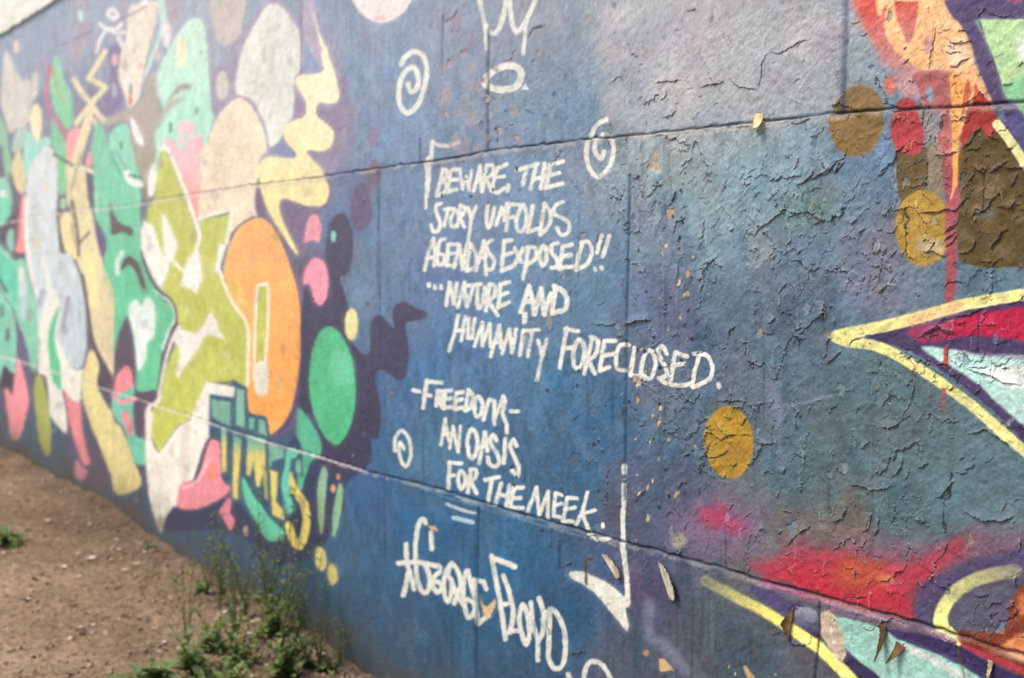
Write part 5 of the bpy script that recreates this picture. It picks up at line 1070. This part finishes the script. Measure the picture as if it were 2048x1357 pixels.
def dirt_material():
    m, n, l, p = new_mat("dry_dirt")
    tc = n.new("ShaderNodeTexCoord")
    a = n.new("ShaderNodeTexNoise"); a.inputs["Scale"].default_value = 2.2; a.inputs["Detail"].default_value = 8; a.inputs["Roughness"].default_value = .65
    b = n.new("ShaderNodeTexNoise"); b.inputs["Scale"].default_value = 34; b.inputs["Detail"].default_value = 6; b.inputs["Roughness"].default_value = .7
    for t in (a, b): l.new(tc.outputs["Object"], t.inputs["Vector"])
    r = n.new("ShaderNodeValToRGB"); e = r.color_ramp.elements
    e[0].position, e[0].color = .3, (.215, .145, .095, 1); e[1].position, e[1].color = .72, (.43, .31, .21, 1)
    l.new(a.outputs["Fac"], r.inputs[0])
    r2 = n.new("ShaderNodeValToRGB"); e = r2.color_ramp.elements
    e[0].position, e[0].color = .32, (.34, .32, .30, 1); e[1].position, e[1].color = .66, (1.28, 1.25, 1.22, 1)
    l.new(b.outputs["Fac"], r2.inputs[0])
    mx = n.new("ShaderNodeMix"); mx.data_type = 'RGBA'; mx.blend_type = 'MULTIPLY'; mx.inputs[0].default_value = 1
    l.new(r.outputs[0], mx.inputs[6]); l.new(r2.outputs[0], mx.inputs[7])
    c = n.new("ShaderNodeTexNoise"); c.inputs["Scale"].default_value = .9; c.inputs["Detail"].default_value = 5; l.new(tc.outputs["Object"], c.inputs["Vector"])
    sx = n.new("ShaderNodeSeparateXYZ"); l.new(tc.outputs["Object"], sx.inputs[0])
    ad = n.new("ShaderNodeMath"); ad.operation = 'MULTIPLY_ADD'; ad.inputs[1].default_value = .9; l.new(c.outputs["Fac"], ad.inputs[0]); l.new(sx.outputs[1], ad.inputs[2])
    mr = n.new("ShaderNodeMapRange"); mr.inputs[1].default_value = -.35; mr.inputs[2].default_value = .45; l.new(ad.outputs[0], mr.inputs[0])
    m2 = n.new("ShaderNodeMix"); m2.data_type = 'RGBA'; m2.blend_type = 'MULTIPLY'; m2.inputs[7].default_value = (.50, .50, .50, 1)   # darker along the wall foot
    l.new(mr.outputs[0], m2.inputs[0]); l.new(mx.outputs[2], m2.inputs[6]); l.new(m2.outputs[2], p.inputs["Base Color"])
    p.inputs["Roughness"].default_value = .95; p.inputs["Specular IOR Level"].default_value = .1
    bp = n.new("ShaderNodeBump"); bp.inputs["Strength"].default_value = .9; bp.inputs["Distance"].default_value = .02
    l.new(b.outputs["Fac"], bp.inputs["Height"]); l.new(bp.outputs[0], p.inputs["Normal"])
    return m
g = mesh_obj("ground", np.stack([GX, GY, GZ], -1).reshape(-1, 3), [tuple(map(int, r)) for r in q], dirt_material())
g["kind"] = "structure"
def on_ground(px, py):
    z = 0.0
    for _ in range(6):
        x, y = ground_at(px, py, z); z = float(ground_z(x, min(y, -.005)))
    return x, min(y, -.012), z
# gravel: uncountable crumbs of soil and grit
def lump(bm, x, y, z, r, q):
    n0 = len(bm.verts)
    m = Matrix.Translation((x, y, z)) @ Matrix.Rotation(q.uniform(0, 6), 4, Vector((q.uniform(-1, 1), q.uniform(-1, 1), 1)).normalized()) @ Matrix.Diagonal((r * q.uniform(.7, 1.4), r * q.uniform(.7, 1.2), r * q.uniform(.4, .8), 1))
    vs = bmesh.ops.create_icosphere(bm, subdivisions=1, radius=1, matrix=m)["verts"]
    for v in vs: v.co += Vector((q.uniform(-1, 1), q.uniform(-1, 1), q.uniform(-1, 1))) * r * .18
for nm, cnt, c, s in (("gravel", 2600, (.27, .185, .125), 1), ("grit", 900, (.40, .31, .23), 2)):
    bm = bmesh.new(); q = random.Random(s)
    for i in range(cnt):
        px = q.uniform(-20, 720); lo = np.interp(px, [p[0] for p in CT], [p[1] for p in CT])
        py = lo + (1400 - lo) * q.random() ** 1.3
        x, y, z = on_ground(px, py); r = q.choice([.002, .003, .003, .004, .005, .007, .011]) * q.uniform(.7, 1.3)
        lump(bm, x, y, z + r * .2, r, q)
    me = bpy.data.meshes.new(nm); bm.to_mesh(me); bm.free(); me.materials.append(plain(nm, c, .95, .5, 25))
    o = bpy.data.objects.new(nm, me); col.objects.link(o); o["kind"] = "stuff"
    o["label"] = "brown crumbs of dry soil over the ground" if s == 1 else "pale grit scattered over the dirt"
# dry straw
vs, fs = [], []; q = random.Random(5)
for i in range(260):
    px = q.uniform(-20, 700); lo = np.interp(px, [p[0] for p in CT], [p[1] for p in CT]); py = lo + 6 + (1400 - lo) * q.random() ** 1.6
    x, y, z = on_ground(px, py); a = q.uniform(0, 3.14); L = q.uniform(.015, .06); w = .0012; z += .004
    dx, dy = math.cos(a) * L, math.sin(a) * L; nx, ny = -math.sin(a) * w, math.cos(a) * w; b = len(vs)
    for t, hh in ((0, 0), (.5, q.uniform(.002, .010)), (1, 0)):
        vs += [(x + dx * t + nx, y + dy * t + ny, z + hh), (x + dx * t - nx, y + dy * t - ny, z + hh)]
    fs += [(b, b + 1, b + 3, b + 2), (b + 2, b + 3, b + 5, b + 4)]
o = mesh_obj("dry_straw", vs, fs, plain("straw", (.40, .30, .17), .9, .3, 20)); o["kind"] = "stuff"; o["label"] = "bits of dry straw lying over the dirt"
# fallen scraps of pale paint
scrap_m = plain("pale_scrap", (.66, .60, .52), .7, .12, 40)
def scrap(px, py, r, seed, label, group='pale paint scraps fallen on the dirt'):
    q = random.Random(seed); x, y, z = on_ground(px, py)
    n = 9; vs = [(0, 0, .004)]; rot = q.uniform(0, 6)
    for k in (.55, 1.0):
        for i in range(n):
            t = 2 * math.pi * i / n; rr = r * k * q.uniform(.7, 1.15)
            vs.append((rr * math.cos(t) * 1.4, rr * math.sin(t) * .8, .004 + k * k * r * .35 * abs(math.cos(t))))
    vs = [(vx * math.cos(rot) - vy * math.sin(rot), vx * math.sin(rot) + vy * math.cos(rot), vz) for vx, vy, vz in vs]
    fs = [(0, 1 + i, 1 + (i + 1) % n) for i in range(n)] + [(1 + i, 1 + n + i, 1 + n + (i + 1) % n, 1 + (i + 1) % n) for i in range(n)]
    o = mesh_obj("paint_scrap", vs, fs, scrap_m)
    md = o.modifiers.new("thickness", 'SOLIDIFY'); md.thickness = .0015
    o.location = (x, y, z + .003); o["label"] = label; o["category"] = "paint scrap"; o["group"] = group
SC = [(495,645,19,"largest pale scrap in the middle of the bare dirt"),(265,445,11,"pale scrap highest up the open dirt"),(350,695,14,"round pale scrap left of the largest one"),(745,685,12,"pale scrap right of the largest, nearer the wall"),(685,715,11,"pale scrap just below the one near the wall"),
 (795,620,11,"pinkish pale scrap close to the wall foot"),(1140,835,14,"pale scrap at the wall foot behind the weeds"),(1225,950,13,"pale scrap among the thin weed stems"),(1370,1135,26,"long pale scrap lying in the bushy weeds"),(1195,1130,20,"curved pale scrap between the two weed clumps"),
 (950,1245,13,None),(895,1115,12,None),(510,1020,9,None),(440,1030,10,None),(650,990,8,None),(650,605,10,None),(430,755,9,None),(155,865,10,None),(1640,1215,11,None),(870,1165,7,None),(15,620,10,None),(60,300,10,None),(425,630,8,None),(60,255,8,None),(1365,1065,10,None)]
for i, (hx, hy, r, lb) in enumerate(SC):
    p = cv('H', [(hx, hy)])[0]
    xx, yy, zz = on_ground(*p); dist = math.dist((xx, yy, zz), CAM)
    scrap(p[0], p[1], r / ZOOM['H'][2] * dist / F_PX * 1.15, i, lb or "small pale scrap lying loose on the brown dirt")
# ------------------------------------------------------------------ weeds
def leaf_material(name, c1, c2):
    m, n, l, p = new_mat(name)
    tc = n.new("ShaderNodeTexCoord"); a = n.new("ShaderNodeTexNoise"); a.inputs["Scale"].default_value = 26; a.inputs["Detail"].default_value = 3
    l.new(tc.outputs["Object"], a.inputs["Vector"])
    r = n.new("ShaderNodeValToRGB"); e = r.color_ramp.elements; e[0].position = .32; e[1].position = .68
    e[0].color = (*c1, 1); e[1].color = (*c2, 1)
    l.new(a.outputs["Fac"], r.inputs[0]); l.new(r.outputs[0], p.inputs["Base Color"])
    p.inputs["Roughness"].default_value = .55; p.inputs["Specular IOR Level"].default_value = .3
    t = n.new("ShaderNodeBsdfTranslucent"); l.new(r.outputs[0], t.inputs["Color"])
    ms = n.new("ShaderNodeMixShader"); ms.inputs[0].default_value = .25
    l.new(p.outputs[0], ms.inputs[1]); l.new(t.outputs[0], ms.inputs[2]); l.new(ms.outputs[0], n["Material Output"].inputs["Surface"])
    return m
LEAF = leaf_material("weed_leaf", (.075, .13, .032), (.21, .27, .08))
LEAF2 = leaf_material("pale_leaf", (.07, .12, .03), (.21, .25, .10))
LEAF3 = leaf_material("fresh_leaf", (.11, .17, .042), (.30, .34, .11))
STEM = plain("weed_stem", (.11, .12, .05), .7, .3, 40)
def tube(vs, fs, pts, r0, r1, k=5):
    base = len(vs); n = len(pts)
    for i, p in enumerate(pts):
        d = (pts[min(i + 1, n - 1)] - pts[max(i - 1, 0)]).normalized()
        a = d.orthogonal().normalized(); b = d.cross(a); r = r0 + (r1 - r0) * i / (n - 1)
        for j in range(k):
            t = 2 * math.pi * j / k; vs.append(p + (a * math.cos(t) + b * math.sin(t)) * r)
    for i in range(n - 1):
        for j in range(k):
            fs.append((base + i * k + j, base + i * k + (j + 1) % k, base + (i + 1) * k + (j + 1) % k, base + (i + 1) * k + j))
def leaf(vs, fs, p, d, up, L, W, droop, q):
    d = d.normalized(); s = d.cross(up)
    if s.length < .01: s = Vector((1, 0, 0))
    s.normalize(); n = s.cross(d).normalized(); b = len(vs)
    prof = [(0, .12), (.18, .6), (.42, 1), (.7, .75), (.9, .32), (1, .02)]
    for t, w in prof:
        c = p + d * L * t - Vector((0, 0, 1)) * droop * L * t * t
        wv = q.uniform(.85, 1.1)
        vs += [c - s * W * w * wv + n * W * w * .35, c, c + s * W * w * wv + n * W * w * .35]
    for i in range(len(prof) - 1):
        o = b + i * 3; fs += [(o, o + 1, o + 4, o + 3), (o + 1, o + 2, o + 5, o + 4)]
def weed(name, px, py, height, seed, label, group, nst=3, spread=.25, leafL=.045, leafW=.009, nleaf=16, rosette=0, broad=False, mat=None, twig=True):
    x, y, z = on_ground(px, py)
    root = bpy.data.objects.new(name, None); col.objects.link(root); root.location = (x, y, z)
    root.empty_display_size = .1
    root["label"] = label; root["category"] = "weed"; root["group"] = group
    q = random.Random(seed); sv, sf, lv, lf = [], [], [], []
    for s in range(nst):
        az = q.uniform(0, 2 * math.pi); h = height * q.uniform(.6, 1.0) if s else height
        lean = spread * q.uniform(.3, 1); pts = []
        wob = [q.uniform(-1, 1) for _ in range(4)]
        for i in range(9):
            t = i / 8; bow = lean * h * t ** 1.6
            w = Vector((math.cos(az) * bow + (wob[0] * math.sin(t * 5 + wob[1] * 3) * .05 * h + q.uniform(-1, 1) * .004) * t, math.sin(az) * bow * .7 + (wob[2] * math.sin(t * 5 + wob[3] * 3) * .04 * h) * t, h * t * (1 - .12 * lean * t) - .01))
            if w.y + y > -.025: w.y = -.025 - y
            pts.append(w)
        r0 = .0016 + .003 * h / 1.0
        tube(sv, sf, pts, r0, .0007)
        for k in range(nleaf):
            t = (q.random() ** .8) * .98 + .02; i = min(int(t * 8), 7); f = t * 8 - i
            p = pts[i].lerp(pts[i + 1], f); aa = k * 2.4 + q.uniform(-.5, .5)
            el = q.uniform(.2, .9)
            d = Vector((math.cos(aa) * math.cos(el), math.sin(aa) * math.cos(el), math.sin(el)))
            if p.y + y + d.y * .06 > -.02: d.y = -abs(d.y)
            sc_ = (1.15 - .75 * t) * q.uniform(.6, 1.2)
            if twig and t > .35 and q.random() < .45:
                tl = h * .16 * q.uniform(.5, 1.2) * (1.2 - t)
                e = p + d * tl; tube(sv, sf, [p, p.lerp(e, .5) + Vector((0, 0, .004)), e], r0 * .45, .0005, 4)
                for m_ in range(5):
                    d2 = Vector((q.uniform(-1, 1), q.uniform(-1, 1), q.uniform(.1, 1)))
                    leaf(lv, lf, p.lerp(e, .4 + .15 * m_), d2, Vector((0, 0, 1)), leafL * .45 * q.uniform(.6, 1.1), leafW * .55, .2, q)
            else:
                leaf(lv, lf, p, d, Vector((0, 0, 1)), leafL * sc_, leafW * sc_ * (1.6 if broad else 1), q.uniform(.1, .5), q)
    for k in range(rosette):
        aa = k * 2.399 + q.uniform(-.3, .3); el = q.uniform(.15, 1.0)
        d = Vector((math.cos(aa) * math.cos(el), math.sin(aa) * math.cos(el), math.sin(el)))
        if y + d.y * leafL * 2 > -.02: d.y = -abs(d.y)
        leaf(lv, lf, Vector((q.uniform(-.02, .02), q.uniform(-.015, .01), q.uniform(0, height * .2))), d, Vector((0, 0, 1)), leafL * q.uniform(1.0, 2.1), leafW * q.uniform(1.4, 2.4), q.uniform(.2, .6), q)
    if sv: mesh_obj("stem", sv, sf, STEM, root)
    mesh_obj("leaves", lv, lf, mat or LEAF, root)
    return root
TW, BW = 'thin tall weeds by the wall', 'leafy weeds at the front'
for px, py, h, sd, lb, ns, sp, lL, lW, nl, ro in (
    (535, 1254, .60, 1, 'tallest thin weed standing against the yellow dripping letters', 7, .40, .030, .006, 20, 10),
    (440, 1212, .38, 2, 'thin weed at the wall foot right of the white pointed letter end', 7, .50, .028, .006, 16, 6),
    (372, 1334, .50, 3, 'thin weed rising left of the others over the bare dirt', 4, .40, .040, .008, 16, 16),
    (592, 1290, .56, 4, 'slender weed leaning right toward the two yellow ovals', 6, .65, .026, .005, 16, 6),
    (490, 1238, .44, 5, 'slender weed in front of the teal and yellow lettering', 7, .50, .028, .005, 18, 6),
    (642, 1324, .42, 6, 'slender weed furthest right along the wall foot', 5, .70, .024, .005, 14, 4),
    (560, 1330, .52, 7, 'thin weed in front of the tallest one, over the low leafy weeds', 6, .60, .030, .006, 16, 10),
    (470, 1290, .46, 8, 'thin weed standing out from the wall between the bushy weeds', 6, .60, .030, .006, 16, 10),
    (415, 1190, .26, 9, 'short thin weed at the wall foot, nearest the white pointed letter end', 6, .60, .024, .005, 14, 8),
    (680, 1338, .26, 10, 'short sprig right beyond the slender ones at the wall foot', 4, .70, .022, .005, 12, 6)):
    weed('tall_weed', px, py, h, sd, lb, TW, ns, sp, lL, lW, nl, ro, mat=LEAF3 if sd % 2 else None)
weed('bushy_weed', 545, 1268, .24, 11, 'dense bushy weed against the wall foot', BW, 12, .9, .045, .010, 20, 40, mat=LEAF3)
weed('bushy_weed', 385, 1354, .24, 12, 'broad-leaved weed at the bottom edge, left of the rest', BW, 5, .8, .070, .010, 10, 14, broad=True, twig=False)
weed('bushy_weed', 480, 1330, .20, 13, 'low leafy weed between the bushy and the broad-leaved one', BW, 9, 1.3, .046, .009, 16, 26, mat=LEAF3)
weed('bushy_weed', 565, 1354, .19, 14, 'low leafy weed at the bottom edge under the tallest stems', BW, 9, 1.1, .05, .010, 16, 30)
weed('bushy_weed', 300, 1385, .14, 15, 'pale-leaved weed cut by the bottom edge', BW, 4, .9, .095, .018, 6, 22, broad=True, mat=LEAF2, twig=False)
weed('bushy_weed', 455, 1392, .22, 16, 'dark leafy weed cut by the bottom edge under the low ones', BW, 7, 1.0, .055, .010, 14, 24)
weed('bushy_weed', 425, 1300, .15, 17, 'airy leafy weed between the thin left weed and the low ones', BW, 9, 1.1, .045, .010, 16, 30, mat=LEAF3)
weed('seedling', 612, 1330, .09, 21, 'tiny seedling on the dirt by the wall, right of the bushy weeds', 'seedlings along the wall', 4, .6, .035, .007, 10, 20)
weed('seedling', 655, 1345, .08, 22, 'tiny seedling near the corner where wall meets the bottom edge', 'seedlings along the wall', 4, .6, .032, .007, 10, 18)
weed('seedling', 402, 1182, .06, 23, 'tiny seedling at the wall foot left of the thin weeds', 'seedlings along the wall', 3, .6, .028, .007, 8, 16)
weed('seedling', 300, 1096, .07, 24, 'pale seedling under the tip of the white pointed letter end', 'seedlings along the wall', 3, .6, .03, .006, 6, 12, mat=LEAF2)
weed('grass_tuft', 12, 1086, .10, 31, 'dark green tuft alone on the dirt at the left edge', 'lone tufts on the open dirt', 3, .8, .075, .007, 8, 60, twig=False)
